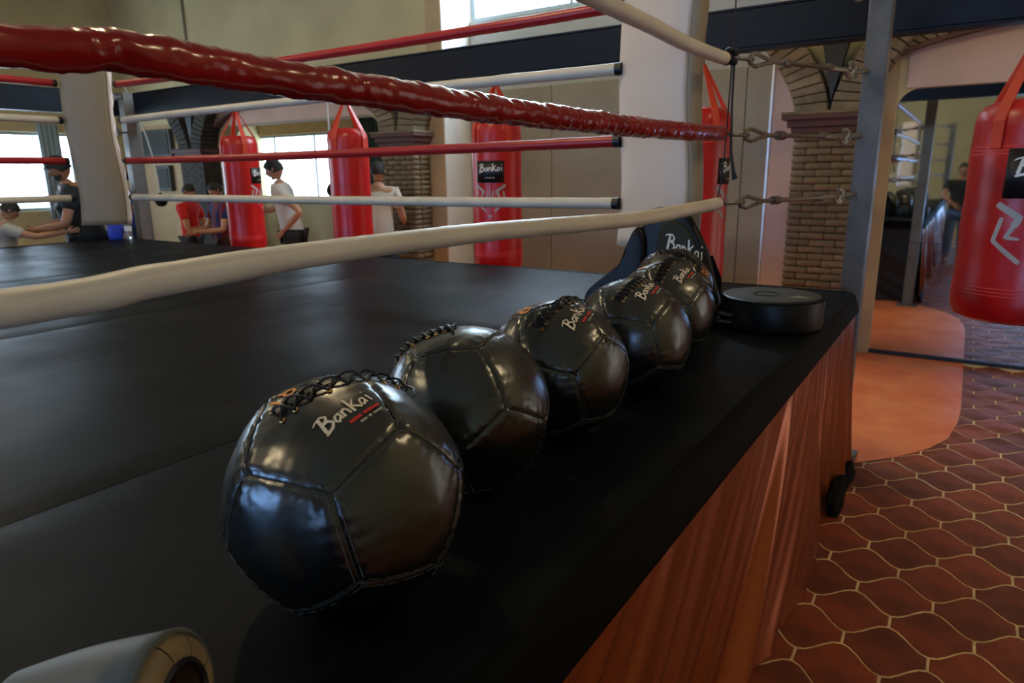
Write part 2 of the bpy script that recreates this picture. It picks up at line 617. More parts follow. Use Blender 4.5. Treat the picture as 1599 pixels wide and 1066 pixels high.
# grey sliding panels of the recessed bay
pr = thing('sliding_panel_wall', 'wide grey-brown panels closing the recessed bay behind the red bags', 'panel', (-3.45, 7.3, 0))
edges = [-5.41, -4.22, -2.95, -1.98, -1.52]
for i in range(4):
    mb = MB().box(edges[i] + .006 + 3.45, edges[i + 1] - .006 + 3.45, -.02 - .01 * (i % 2), .06, .01, 2.62)
    mb.build('panel', M_grey, pr, smooth=False, bevel=.004)
MB().box(-1.27, -.3, -.04, -.02, 2.25, 2.27).build('rail', mat('rail_dark', (.12, .10, .08), .5), pr, smooth=False)

# room behind the open bay
boxes('wall_beyond', M_graffiti, [(-14.5, -4.5, 9.5, 9.7, 0, 1.16)])
boxes('wall_beyond_top', M_tan, [(-14.5, -4.5, 9.5, 9.7, 2.46, 3.4), (-14.5, -13.4, 9.5, 9.7, 1.16, 2.46), (-9.75, -4.5, 9.5, 9.7, 1.16, 2.46)])
window('window_5', -13.4, -9.75, 9.53, 9.63, 1.16, 2.46, 3, 1, W_BAY)
boxes('wall_beyond_side', M_tan, [(-14.7, -14.5, 7.07, 9.7, 0, 3.4), (-4.5, -4.3, 7.45, 9.7, 0, 3.4), (-5.56, -4.3, 7.36, 7.46, 0, 3.4)])
boxes('ceiling_beyond', M_tan, [(-14.7, -5.57, YW + .3, 9.7, 3.4, 3.55)])
cg = MB()
for i in range(24):
    a = -9.6 + i * .07
    cg.box(a, a + .07, 9.30 + .02 * math.sin(i * 2.1), 9.34 + .02 * math.sin(i * 2.1), .1, 2.75)
tag(cg.build('curtain', M_darkgreen), 'dark green curtain in the far room, beside the bright window', 'curtain')


cg = MB()
for i in range(14):
    a = 5.30 + i * .022
    cg.box(XL + .05 + .015 * math.sin(i * 1.9), XL + .08 + .015 * math.sin(i * 1.9), a, a + .022, 1.0, 2.5)
tag(cg.build('curtain', mat('pale_blue_curtain', (.30, .38, .42), .8)), 'pale blue drawn curtain strip on the far left window', 'curtain')

# brick piers -----------------------------------------------------------------
def brick_mesh(w, d, h, seed):
    rnd = random.Random(seed)
    mb = MB()
    mb.box(-w / 2, w / 2, -d / 2, d / 2, 0, h)
    mb.v = [(x + rnd.uniform(-.002, .002), y + rnd.uniform(-.005, .005), z + rnd.uniform(-.004, .004)) for x, y, z in mb.v]
    return mb


BR = [brick_mesh(.205, .12, .055, 31 + i).build('brick', M_brick, None, smooth=True, bevel=.012, bseg=1, angle=60) for i in range(4)]
BRS = [brick_mesh(.115, .12, .055, 51 + i).build('brick', M_brick, None, smooth=True, bevel=.012, bseg=1, angle=60) for i in range(3)]


def pier(label, xc, w, d, ztop, z0, singles=True, m_arch=True, arms=(1, 1), dark=False):
    """engaged pier projecting d in front of the wall; stone cap; springers of two arches"""
    p = thing('brick_pier', label, 'pier', (xc, YW - d / 2, 0))
    MB().box(-w / 2 + .012, w / 2 - .012, -d / 2 + .012, d / 2, 0, ztop).build('core', M_mortar, p, smooth=False)
    course = .060
    n = int(ztop / course)
    bulk = MB()
    for c in range(n):
        z = c * course + .004
        single = singles and z > z0
        x = -w / 2
        odd = c % 2
        lens = []
        rem = w
        if odd:
            lens.append(.115)
            rem -= .115
        while rem > .01:
            l = min(.205, rem)
            if rem - l < .05:
                l = rem
            lens.append(l)
            rem -= l
        for l in lens:
            cxx = x + l / 2
            if single:
                src = random.choice(BR if l > .15 else BRS)
                sc = (l - .002) / (.205 if l > .15 else .115)
                link_copy(src, p, Matrix.Translation((cxx, -d / 2 + .052, z)) @ Matrix.Rotation(random.uniform(-.02, .02), 4, 'Z') @ Matrix.Diagonal((sc, 1, 1, 1)))
            else:
                bulk.box(cxx - l / 2 + .005, cxx + l / 2 - .005, -d / 2 + random.uniform(-.004, .004), -d / 2 + .1, z, z + .052)
            x += l
        # side faces
        for sgn in (-1, 1):
            y = -d / 2 + .115
            while y < d / 2 - .02:
                l = min(.205, d / 2 - y)
                if single and sgn > 0:
                    src = random.choice(BR)
                    link_copy(src, p, Matrix.Translation((sgn * (w / 2 - .052), y + l / 2, z)) @ Matrix.Rotation(PI / 2, 4, 'Z') @ Matrix.Diagonal(((l - .008) / .205, 1, 1, 1)))
                else:
                    bulk.box(min(sgn * w / 2, sgn * (w / 2 - .1)), max(sgn * w / 2, sgn * (w / 2 - .1)), y + .004, y + l - .004, z, z + .052)
                y += l
    if bulk.v:
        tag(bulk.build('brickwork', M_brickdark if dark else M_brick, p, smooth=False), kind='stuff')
    cap = MB()
    cap.box(-w / 2 - .05, w / 2 + .05, -d / 2 - .05, d / 2, ztop, ztop + .06)
    cap.box(-w / 2 - .09, w / 2 + .09, -d / 2 - .09, d / 2, ztop + .06, ztop + .10)
    cap.box(-w / 2 - .02, w / 2 + .02, -d / 2 - .02, d / 2, ztop - .05, ztop)
    cap.build('cap', M_cap, p, smooth=False, bevel=.006)
    MB().box(-w / 2 - .095, w / 2 + .095, -d / 2 - .095, d / 2, ztop + .10, ztop + .125).build('cap_top', M_brickdark if dark else M_brick, p, smooth=False, bevel=.005)
    # springers: wedge courses leaning outwards, a V between them
    z = ztop + .125
    nb = 9
    for sg in (-1, 1):
        if not arms[0 if sg < 0 else 1]:
            continue
        for i in range(nb):
            t0, t1 = i / nb, (i + .9) / nb
            def at(t, side):
                # centre line of the ring leans out; ring thickness about .27
                x = (w * .27) + .36 * t ** 1.6 * .9
                zz = .62 * t
                ang = .75 * t
                off = .135 * side
                return (sg * (x + off * math.cos(ang)), z + zz - off * math.sin(ang) * .9)
            a, b, c2, e = at(t0, -1), at(t0, 1), at(t1, 1), at(t1, -1)
            if i == 0:
                a, b = (a[0], z), (b[0], z)
            mb = MB().prism([a, b, c2, e], -d / 2 - .01 + random.uniform(-.005, .005), d / 2, 'y')
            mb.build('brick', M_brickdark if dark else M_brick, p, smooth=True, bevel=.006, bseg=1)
    MB().box(-.02, .02, -d / 2 + .10, d / 2, z, z + .62).build('notch_shadow', M_black, p, smooth=False)  # black strip and wedge stand in for the shadow inside the V
    MB().prism([(-.12, z + .62), (.12, z + .62), (.0, z + .08)], -d / 2 + .03, -d / 2 + .10, 'y').build('notch_shadow', M_black, p, smooth=False)
    return p


pier('grey-brown brick pier just left of the steel ring post at right', -1.075, .54, .26, 1.98, .55)
pier('brick pier between the second and third hanging red bags', -5.945, .54, .30, 2.02, .55)
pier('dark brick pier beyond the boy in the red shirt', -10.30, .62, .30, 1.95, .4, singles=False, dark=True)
for o in BR + BRS:
    bpy.data.objects.remove(o)


def arch(label, xc, a, b, z0, th, dep, t_from, t_to, n):
    r = thing('brick_arch', label, 'arch', (xc, YW - dep, z0))
    for i in range(n):
        u0 = t_from + (t_to - t_from) * i / n
        u1 = t_from + (t_to - t_from) * (i + .88) / n
        q = []
        for u, k in ((u0, 0), (u0, th), (u1, th), (u1, 0)):
            q.append(((a + k) * math.cos(u), (b + k) * math.sin(u)))
        MB().prism(q, random.uniform(-.004, .004), dep, 'y').build('brick', M_brick, r, smooth=True, bevel=.006, bseg=1)
    pts = []
    for i in range(33):
        u = t_from + (t_to - t_from) * i / 32
        pts.append(((a - .03) * math.cos(u), (b - .03) * math.sin(u)))
    for i in range(32, -1, -1):
        u = t_from + (t_to - t_from) * i / 32
        pts.append((a * math.cos(u), b * math.sin(u)))
    mb = MB()
    for i in range(32):
        mb.prism([pts[i], pts[i + 1], pts[65 - i - 1], pts[65 - i]], .01, dep, 'y')
    mb.build('soffit', M_cap, r, smooth=False)
    return r


arch('flat brick arch above the big wall mirror', 1.07, 1.85, .37, 2.38, .15, .14, .05, PI - .05, 52)
arch('flat brick arch above the open bay at left', -8.15, 1.85, .54, 2.2, .20, .14, .35, PI - .35, 44)

# the mirror that fills the right bay: two panes with a thin joint ------------------
mr = thing('wall_mirror', 'big wall mirror filling the right arch, two panes with a thin joint', 'mirror', (1.075, YW + .03, 0))
hw = (MX1 - MX0) / 2


def pane_poly(z0, z1, r):
    if not r:
        return [(-hw, z0), (hw, z0), (hw, z1), (-hw, z1)]
    arc = [(-hw + r + r * math.cos(PI - PI / 2 * i / 8), z1 - r + r * math.sin(PI - PI / 2 * i / 8)) for i in range(9)]
    return [(hw, z0)] + [(-a, b) for a, b in arc] + list(reversed(arc)) + [(-hw, z0)]


MB().prism(pane_poly(.03, 1.0, 0), 0, .01, 'y').build('pane', M_mirror, mr, smooth=False)
MB().prism(pane_poly(1.004, MT, .16), 0, .01, 'y').build('pane', M_mirror, mr, smooth=False)
MB().box(-hw, hw, -.03, .012, .0, .028).build('bottom_rail', M_black, mr, smooth=False)
MB().box(-hw, hw, .011, .02, .0, MT).build('backing', M_black, mr, smooth=False)

# ------------------------------------------------------------------ steel frame around the ring
sb = thing('steel_beam', 'long dark navy steel beam crossing above the red bags behind the ring', 'beam', (-2.7, 4.6, 2.34))
mb = MB()
mb.box(-5.75, 5.95, -.012, .012, .012, .235)
mb.box(-5.75, 5.95, -.06, .06, 0, .014)
mb.box(-5.75, 5.95, -.06, .06, .235, .249)
mb.build('flange', M_beam, sb, smooth=False, bevel=.002)
MB().box(-5.75, 5.95, -.052, -.045, .02, .232).build('web_plate', M_beam, sb, smooth=False)
sb2 = thing('steel_beam', 'dark steel beam running along the left side of the ring', 'beam', (-8.45, 0, 2.34))
mb = MB()
mb.box(-.012, .012, -4, 4.66, .012, .235)
mb.box(-.06, .06, -4, 4.66, 0, .014)
mb.box(-.06, .06, -4, 4.66, .235, .249)
mb.box(.045, .052, -4, 4.66, .014, .235)
mb.build('flange', M_beam, sb2, smooth=False, bevel=.002)
col = thing('steel_column', 'grey steel column under the far left corner of the beams', 'column', (-8.45, 4.60, 0))
MB().box(-.06, .06, -.06, .06, .012, 2.34).build('shaft', M_post, col, smooth=False, bevel=.006)
MB().box(-.12, .12, -.12, .12, 0, .012).build('base_plate', M_post, col, smooth=False)
col = thing('steel_column', 'steel column outside the frame at the right end of the long beam', 'column', (3.12, 4.60, 0))
MB().box(-.06, .06, -.06, .06, .012, 2.34).build('shaft', M_post, col, smooth=False, bevel=.006)
MB().box(-.12, .12, -.12, .12, 0, .012).build('base_plate', M_post, col, smooth=False)

# ------------------------------------------------------------------ ring platform
PX0, PX1, PY0, PY1 = -7.72, -.405, -3.35, 3.93
ring = thing('ring_platform', 'raised boxing ring platform with black mat and glossy skirt', 'boxing ring', ((PX0 + PX1) / 2, (PY0 + PY1) / 2, 0))
ox, oy = -(PX0 + PX1) / 2, -(PY0 + PY1) / 2
MB().box(PX0 + .09 + ox, PX1 - .09 + ox, PY0 + .09 + oy, PY1 - .09 + oy, .02, .93).build('frame', M_black, ring, smooth=False)
seam_x = [PX0 + .07, -5.0, -3.2, -1.428, PX1 - .045]


def mat_strip(x0, x1):
    mb = MB()
    nx, ny = max(4, int((x1 - x0) / .06)), 120
    vs, fs = [], []
    for j in range(ny + 1):
        for i in range(nx + 1):
            x = x0 + (x1 - x0) * i / nx
            y = PY0 + .02 + (PY1 - PY0 - .04) * j / ny
            e = min(i, nx - i) / nx * (x1 - x0)
            z = H - .004 * math.exp(-e / .012)
            z += .0022 * noise.noise(Vector((x * 1.3, y * .9, 0))) + .0012 * noise.noise(Vector((x * 4, y * 1.6, 3)))
            vs.append((x + ox, y + oy, z))
    for j in range(ny):
        for i in range(nx):
            a = j * (nx + 1) + i
            fs.append((a, a + 1, a + nx + 2, a + nx + 1))
    mb.add(vs, fs)
    return mb.build('mat_panel', M_canvas, ring, smooth=True)


for i in range(4):
    mat_strip(seam_x[i] + .0015, seam_x[i + 1] - .0015)
MB().box(PX0 + .08 + ox, PX1 - .06 + ox, PY0 + .05 + oy, PY1 - .05 + oy, .93, .992).build('underlay', M_black, ring, smooth=False)
# rounded border roll all round
path = []
rc = .07
bx0, bx1, by0, by1 = PX0 + .035, PX1 - .028, PY0 + .035, PY1 - .035
for cxx, cyy, a0 in ((bx1 - rc, by1 - rc, 0), (bx0 + rc, by1 - rc, PI / 2), (bx0 + rc, by0 + rc, PI), (bx1 - rc, by0 + rc, 1.5 * PI)):
    for i in range(7):
        a = a0 + PI / 2 * i / 6
        path.append((cxx + rc * math.cos(a), cyy + rc * math.sin(a)))
prof = [(-.03, .0015), (-.008, .002), (.002, .0), (.008, -.006), (.018, -.035), (.028, -.068), (.031, -.085), (.028, -.092), (-.02, -.092)]
mb = MB()
n = len(path)
vs, fs = [], []
for i in range(n):
    p0, p1, p2 = Vector(path[i - 1]), Vector(path[i]), Vector(path[(i + 1) % n])
    t = ((p1 - p0).normalized() + (p2 - p1).normalized()).normalized()
    nn = Vector((t.y, -t.x))
    for a, b in prof:
        q = p1 + nn * a
        vs.append((q.x + ox, q.y + oy, H + b))
k = len(prof)
for i in range(n):
    for j in range(k - 1):
        fs.append((i * k + j, i * k + j + 1, ((i + 1) % n) * k + j + 1, ((i + 1) % n) * k + j))
mb.add(vs, fs)
mb.build('border', M_canvasedge, ring, smooth=True)


# skirts: pleated satin cloth
def skirt(p0, p1, out, m, seed, bottom, nx=260):
    rnd = random.Random(seed)
    ph = [rnd.uniform(0, 6) for _ in range(6)]
    L = (Vector(p1) - Vector(p0)).length
    d = (Vector(p1) - Vector(p0)).normalized()
    o = Vector(out)
    nz = 70 if nx > 500 else 20
    vs, fs = [], []
    for j in range(nz + 1):
        v = j / nz
        for i in range(nx + 1):
            s = L * i / nx
            # folds fan out diagonally below the tack points
            sk = s + v * (.12 + 1.3 * max(0, min(1, (2.9 - PY0 - s) / 2.2)) + .12 * math.sin(s * 2.3 + ph[0]))
            g = lambda q: math.exp(2.6 * (math.sin(q) - 1))
            f = .95 * g(sk * 6.5 + ph[1] + 1.9 * math.sin(sk * 2.1)) + .55 * g(sk * 19 + ph[2] + 1.6 * math.sin(sk * 4.3)) + .22 * g(sk * 43 + ph[3] + 2 * math.sin(sk * 3)) * (1.3 - v) - .35
            amp = .008 + .075 * v ** .8
            bo, bz = bottom(s)
            bo -= .012
            off = f * amp + bo * v ** 1.3 - .006
            z = (H - .088) * (1 - v) + bz * v
            q = Vector(p0) + d * s + o * off
            vs.append((q.x + ox, q.y + oy, z))
    for j in range(nz):
        for i in range(nx):
            a = j * (nx + 1) + i
            fs.append((a, a + 1, a + nx + 2, a + nx + 1))
    return MB().add(vs, fs).build('skirt', m, ring, smooth=True, angle=180)


def bot_r(s):
    y = PY0 + s
    lift = .05 * max(0, math.sin(y * 1.7 + .4)) ** 4
    g = .035 if y < 2.95 else (-.04 if y < 3.3 else .05)
    if 2.85 < y < 3.0:
        g = .035 - (y - 2.85) / .15 * .075
    if 3.2 < y < 3.4:
        g = -.04 + (y - 3.2) / .2 * .09
    return g, .012 + lift * .3


skirt((PX1 - .012, PY0 + .04), (PX1 - .012, PY1 - .05), (1, 0), M_skirt, 3, bot_r, 900)
skirt((PX1 - .05, PY1 - .012), (PX0 + .05, PY1 - .012), (0, 1), M_skirtblack, 4, lambda s: (.02, .012), 300)
skirt((PX0 + .012, PY1 - .05), (PX0 + .012, PY0 + .05), (-1, 0), M_skirtblack, 5, lambda s: (.02, .012), 300)
skirt((PX0 + .05, PY0 + .012), (PX1 - .05, PY0 + .012), (0, -1), M_skirtblack, 6, lambda s: (.02, .012), 300)
hem = MB()
hv, hf = [], []
for i in range(15):
    y = 3.30 + (PY1 - .04 - 3.30) * i / 14
    x = PX1 + .035 + .006 * math.sin(i * .6)
    hv += [(x + ox - .03, y + oy, .085), (x + ox + .006, y + oy, .08), (x + ox + .03, y + oy, .012), (x + ox - .02, y + oy, .006)]
for i in range(14):
    for j in range(4):
        hf.append((4 * i + j, 4 * i + (j + 1) % 4, 4 * i + 4 + (j + 1) % 4, 4 * i + 4 + j))
hf += [(0, 1, 2, 3), (59, 58, 57, 56)]
hem.add(hv, hf)
tag(hem.build('hem_weight', M_canvasedge, ring, smooth=True), 'black weighted hem at the foot of the skirt')

# ------------------------------------------------------------------ ring posts, turnbuckles, ropes, corner pads
CX0, CX1, CY0, CY1 = -6.15, -.93, -2.42, 3.10      # rope corners
RZS = (1.475, 1.770, 2.085, 2.365)
POSTS = {'fr': (-.478, 4.12), 'fl': (-7.62, 4.12), 'nr': (-.44, -3.52), 'nl': (-7.62, -3.52)}
PL = {'fr': 'thick grey steel ring post at the far right corner', 'fl': 'grey steel ring post beside the far left corner pad',
      'nr': 'steel ring post seen only in the mirror, right side of the ring', 'nl': 'ring post at the near left corner, outside the frame'}
for k_, (x, y) in POSTS.items():
    p = thing('ring_post', PL[k_], 'post', (x, y, 0), 0)
    MB().box(-.054, .054, -.054, .054, .012, 2.50).build('shaft', M_post, p, smooth=False, bevel=.008)
    MB().box(-.11, .11, -.11, .11, 0, .012).build('base_plate', M_post, p, smooth=False)
    MB().box(-.056, .056, -.056, .056, 2.50, 2.51).build('top_cap', M_post, p, smooth=False)
    for z in RZS[:3] + (2.44,):
        sx = 1 if x < -4 else -1
        sy = -1 if y > 0 else 1
        m_ = MB().tube([(sx * .03, sy * .055, z + .02), (sx * .07, sy * .13, z + .012)], .011, 8)
        m_.torus((sx * .07 + .0, sy * .155, z + .01), .024, .008, Matrix.Rotation(PI / 2, 4, 'Y'), 14, 6)
        m_.build('eye_bolt', M_zinc, p)


def turnbuckle(p0, p1, label, detail=True):
    """p0: rope end, p1: eye on the post"""
    a, b = Vector(p0), Vector(p1)
    t = thing('turnbuckle', label, 'turnbuckle', a, 0, 'turnbuckles joining the ropes to the ring posts')
    L = (b - a).length
    q = (b - a).to_track_quat('X', 'Z').to_matrix().to_4x4()
    M = q
    e = MB().tube([M @ Vector((0, 0, 0)), M @ Vector((L * .14, 0, 0))], .009, 8)
    e.build('cable_end', M_zinc, t)
    ey = MB()
    pts = [Vector((L * .30, 0, 0)), Vector((L * .22, .0, .013)), Vector((L * .16, 0, .027)), Vector((L * .12, 0, .018)), Vector((L * .105, 0, 0)), Vector((L * .12, 0, -.018)), Vector((L * .16, 0, -.027)), Vector((L * .22, 0, -.013)), Vector((L * .30, 0, 0)), Vector((L * .40, 0, 0))]
    ey.tube([M @ p for p in pts], .0095, 8)
    ey.build('eye', M_zinc, t)
    bd = MB()
    for s_ in (-1, 1):
        bd.tube([M @ Vector((L * .39, s_ * .014, s_ * .002)), M @ Vector((L * .76, s_ * .014, s_ * .002))], .0085, 6)
    for c_ in (.39, .76):
        bd.tube([M @ Vector((L * (c_ - .025), 0, 0)), M @ Vector((L * (c_ + .025), 0, 0))], .021, 10)
    bd.tube([M @ Vector((L * .41, 0, 0)), M @ Vector((L * .53, 0, 0))], .010, 8)
    bd.tube([M @ Vector((L * .62, 0, 0)), M @ Vector((L * .75, 0, 0))], .010, 8)
    bd.build('body', mat('turnbuckle_body', (.20, .16, .14), .4, metal=.8), t)
    hk = MB()
    pts = [Vector((L * .74, 0, 0)), Vector((L * .90, 0, 0))] + [Vector((L * .95 + .034 * math.sin(a_), 0, .034 * -math.cos(a_) + .0)) for a_ in [(-1.2 + i * .42) for i in range(12)]]
    hk.tube([M @ p for p in pts], .0115, 8)
    hk.build('hook', M_zinc, t)
    return t


names = ('lowest', 'second', 'third', 'top')
for k_, (cx_, cy_) in {'fr': (CX1, CY1 - .03), 'fl': (CX0, CY1), 'nr': (CX1, CY0), 'nl': (CX0, CY0)}.items():
    px_, py_ = POSTS[k_]
    for i, z in enumerate(RZS):
        sx = 1 if px_ < -4 else -1
        sy = -1 if py_ > 0 else 1
        where = {'fr': 'beside the steel post at right', 'fl': 'behind the far left corner pad', 'nr': 'at the near right ring corner, outside the frame', 'nl': 'at the near left ring corner, outside the frame'}[k_]
        d = Vector((px_ - cx_, py_ - cy_, 0)).normalized()
        z = z if i < 3 else 2.44
        zz = z if k_ != 'fr' else z + .005
        turnbuckle((cx_ + d.x * .05, cy_ + d.y * .05, zz), (px_ + sx * .07, py_ + sy * .155, z + .012), 'zinc turnbuckle on the %s rope, %s' % (names[i], where))


def rope(pts, rads, m, label, wob=.05, grp='padded boxing ring ropes', dens=40, endcaps=True):
    """smooth tube through pts with small wrinkles; an Empty-less thing of one mesh plus end ties"""
    P, Rr = [], []
    n = len(pts)
    for i in range(n - 1):
        p0, p1, p2, p3 = [Vector(pts[max(0, min(n - 1, j))]) for j in (i - 1, i, i + 1, i + 2)]
        L = (p2 - p1).length
        kk = max(2, int(L * dens))
        for j in range(kk):
            t = j / kk
            P.append(.5 * ((2 * p1) + (-p0 + p2) * t + (2 * p0 - 5 * p1 + 4 * p2 - p3) * t * t + (-p0 + 3 * p1 - 3 * p2 + p3) * t ** 3))
            Rr.append(rads[i] + (rads[i + 1] - rads[i]) * t)
    P.append(Vector(pts[-1]))
    Rr.append(rads[-1])
    P2, R2 = [], []
    for q, r in zip(P, Rr):
        w = Vector((noise.noise(q * 6), noise.noise(q * 6 + Vector((9, 0, 0))), noise.noise(q * 6 + Vector((0, 9, 0))))) * wob * r * .6
        P2.append(q + w)
        R2.append(r * (1 + wob * .6 * noise.noise(q * 11)))
    base = P2[0].copy()
    t = thing('ring_rope', label, 'rope', base, 0, grp)
    MB().tube([q - base for q in P2], R2, 36 if wob > .1 else 20, wob=wob).build('cover', m, t)
    if endcaps:
        for e, nx_ in ((P2[0], P2[1]), (P2[-1], P2[-2])):
            d = (nx_ - e).normalized()
            MB().tube([e - base - d * .012, e - base + d * .02], R2[0] * 1.06, 14).build('end_tape', M_black, t)
    return t


ysn = [CY0 + .33, -1.6, -.6, .32, .52, .80, 1.28, 1.75, 2.2, 2.65, CY1 - .03]


def near(zl, rl):
    pts = [(CX1, y, z) for y, z in zip(ysn, zl)]
    return pts, rl


a, b = near([1.475, 1.472, 1.468, 1.474, 1.483, 1.491, 1.490, 1.478, 1.467, 1.472, 1.480], [.024] * 3 + [.0235, .0238, .0215, .0226, .024, .025, .026, .027])
rope(a, b, M_whiterope, 'lowest white rope on the near side, crossing in front of the black balls', .04)
a, b = near([1.77, 1.765, 1.76, 1.768, 1.778, 1.770, 1.765, 1.763, 1.763, 1.768, 1.779], [.026] * 3 + [.0255, .028, .0285, .030, .031, .032, .031, .029])
rope(a, b, M_redvinyl, 'thick wrinkled glossy red rope on the near side of the ring', .11, dens=170)
a, b = near([2.085, 2.085, 2.09, 2.10, 2.10, 2.10, 2.095, 2.09, 2.083, 2.073, 2.082], [.026] * 11)
rope(a, b, M_whiterope, 'third rope on the near side, white, running to the top right pad', .04)
a, b = near([2.44] * 11, [.026] * 11)
rope(a, b, M_redrope, 'top red rope on the near side, above the frame', .05)
far_lab = ['lowest white rope on the far side of the ring', 'second rope up on the far side, red', 'third rope up on the far side, white', 'top red rope on the far side of the ring']
left_lab = ['lowest white rope on the left side of the ring', 'second rope up on the left side, red', 'third rope up on the left side, white', 'top red rope on the left side of the ring']
near_lab = ['lowest white rope behind the camera', 'second rope behind the camera, red', 'third rope behind the camera, white', 'top red rope behind the camera']
for i, z in enumerate(RZS):
    m_ = M_redrope if i % 2 else M_whiterope
    sag = (-.004, -.012, .01, -.02)[i]
    xs = [CX0 + .32, -5, -4, -3, -2, -1.43]
    rope([(x, CY1, z + sag * (1 - ((x - (CX0 + CX1) / 2) / 2.6) ** 2)) for x in xs], [.027] * 6, m_, far_lab[i], .05, dens=30)
    rope([(CX0, y, z) for y in (CY0 + .30, -1, .5, 2, CY1 - .32)], [.027] * 5, m_, left_lab[i], .05, dens=20)
    rope([(x, CY0, z) for x in (CX0 + .33, -4, -2, CX1 - .33)], [.027] * 4, m_, near_lab[i], .05, dens=15)

# rope tie: thin black cord down the right rope corner, loop of strap hanging
tc_ = thing('rope_tie', 'thin black cord tying the ropes together at the right corner', 'cord', (CX1 + .02, CY1, 1.2))
MB().tube([(0, -.01, 1.20), (.005, -.01, .9), (.0, -.01, .86), (-.005, -.01, .56), (-.012, -.01, .40), (-.03, -.01, .28), (-.05, -.01, .24)], .0035, 6).build('cord', M_black, tc_)
MB().tube([(.01, -.01, .88), (.012, -.012, .70), (.02, -.012, .50), (.035, -.012, .42), (.045, -.012, .385)], [.006, .005, .006, .008, .013], 8).build('strap', M_black, tc_)
kn = MB()
for i in range(6):
    kn.ball((random.uniform(-.012, .012), -.01 + random.uniform(-.012, .012), .885 + random.uniform(-.035, .03)), .02, 8, (1, 1, .8))
kn.build('knot', M_black, tc_)


def corner_pad(label, x, y, rz, w, z0, z1, m, mside):
    p = thing('corner_pad', label, 'pad', (x, y, z0), rz)
    n = 24
    vs, fs = [], []
    prof_ = [(-w / 2, .0), (-w / 2 + .03, -.012), (-w * .2, -.020), (w * .2, -.018), (w / 2 - .02, -.010), (w / 2, .004)]
    L_ = z1 - z0
    for j in range(n + 1):
        t = j / n
        bow = .012 * math.sin(t * PI * 2.1) + .006 * math.sin(t * 9)
        nar = 1 - .04 * math.sin(t * PI)
        for a_, b_ in prof_:
            vs.append((a_ * nar + bow, b_ - .05, L_ * t))
    kk = len(prof_)
    for j in range(n):
        for i in range(kk - 1):
            fs.append((j * kk + i, j * kk + i + 1, (j + 1) * kk + i + 1, (j + 1) * kk + i))
    f = MB().add(vs, fs).build('face', m, p)
    so = f.modifiers.new('s', 'SOLIDIFY')
    so.thickness = .02
    so.offset = -1
    # side gusset with stitched folds
    sv, sf = [], []
    for j in range(n + 1):
        t = j / n
        bow = .012 * math.sin(t * PI * 2.1) + .006 * math.sin(t * 9)
        for a_, b_ in ((w / 2, -.045), (w / 2 + .012 + .006 * math.sin(j * 2.4), -.01), (w / 2 + .006 * math.sin(j * 1.7), .04), (w / 2 - .02, .075)):
            sv.append((a_ * (1 - .04 * math.sin(t * PI)) + bow, b_, L_ * t))
    for j in range(n):
        for i in range(3):
            sf.append((j * 4 + i, j * 4 + i + 1, (j + 1) * 4 + i + 1, (j + 1) * 4 + i))
    g = MB().add(sv, sf).build('side_gusset', mside, p)
    so = g.modifiers.new('s', 'SOLIDIFY')
    so.thickness = .008
    MB().box(-w / 2 + .02, w / 2 - .03, -.03, .055, .03, L_ - .01).build('foam_core', mside, p, smooth=False, bevel=.01)
    return p


corner_pad('long white vinyl corner pad at the far right ring corner', -1.227, 3.10, -.30, .40, 1.27, 2.5, M_padwhite, M_padtan)
corner_pad('corner pad hanging at the far left ring corner, face coloured darker for backlight', -6.06, 2.97, .80, .35, 1.25, 2.5, M_padtan, M_padwhite)
corner_pad('white corner pad at the near right corner behind the camera', -1.08, -2.25, PI + .785, .40, 1.27, 2.5, M_padwhite, M_padtan)
corner_pad('white corner pad at the near left corner behind the camera', -6.0, -2.25, PI - .785, .40, 1.27, 2.5, M_padwhite, M_padtan)

# ------------------------------------------------------------------ medicine balls
PHI = (1 + 5 ** .5) / 2
DV = [Vector(p).normalized() for p in
      [(sx, sy, sz) for sx in (-1, 1) for sy in (-1, 1) for sz in (-1, 1)] +
      [(0, s1 / PHI, s2 * PHI) for s1 in (-1, 1) for s2 in (-1, 1)] +
      [(s1 / PHI, s2 * PHI, 0) for s1 in (-1, 1) for s2 in (-1, 1)] +
      [(s2 * PHI, 0, s1 / PHI) for s1 in (-1, 1) for s2 in (-1, 1)]]
DN = [Vector(p).normalized() for p in
      [(s1, 0, s2 * PHI) for s1 in (-1, 1) for s2 in (-1, 1)] +
      [(0, s2 * PHI, s1) for s1 in (-1, 1) for s2 in (-1, 1)] +
      [(s2 * PHI, s1, 0) for s1 in (-1, 1) for s2 in (-1, 1)]]
CIN = max(v.dot(DN[0]) for v in DV)          # cos of the angle face centre - corner
EDGES = [(i, j) for i in range(20) for j in range(i + 1, 20) if DV[i].dot(DV[j]) > .7]


def face_verts(n):
    vs = [v for v in DV if v.dot(n) > CIN - .01]
    u = vs[0] - n * vs[0].dot(n)
    u.normalize()
    w = n.cross(u)
    vs.sort(key=lambda v: math.atan2(v.dot(w), v.dot(u)))
    return vs, u, w


def radius(d, n, verts, pucker=True, seed=0):
    flat = CIN / max(.3, d.dot(n))
    r = .80 + .20 * flat
    k = len(verts)
    for i in range(k):
        a, b = verts[i], verts[(i + 1) % k]
        m = a.cross(b).normalized()
        e = abs(d.dot(m))
        r -= .020 * math.exp(-(e / .028) ** 2)
        if pucker and e < .4:
            t = (b - a).normalized()
            s = d.dot(t)
            r += .0085 * math.exp(-e / .11) * (math.sin(s * 52 + i * 2 + seed) + .7 * math.sin(s * 93 + i + seed * 3)) * min(1, e / .03)
    if pucker:
        r += .010 * noise.noise(d * 3.1 + Vector((seed * 5, 0, 0))) + .004 * noise.noise(d * 9 + Vector((seed * 3, 0, 1)))
    return r * 1.040


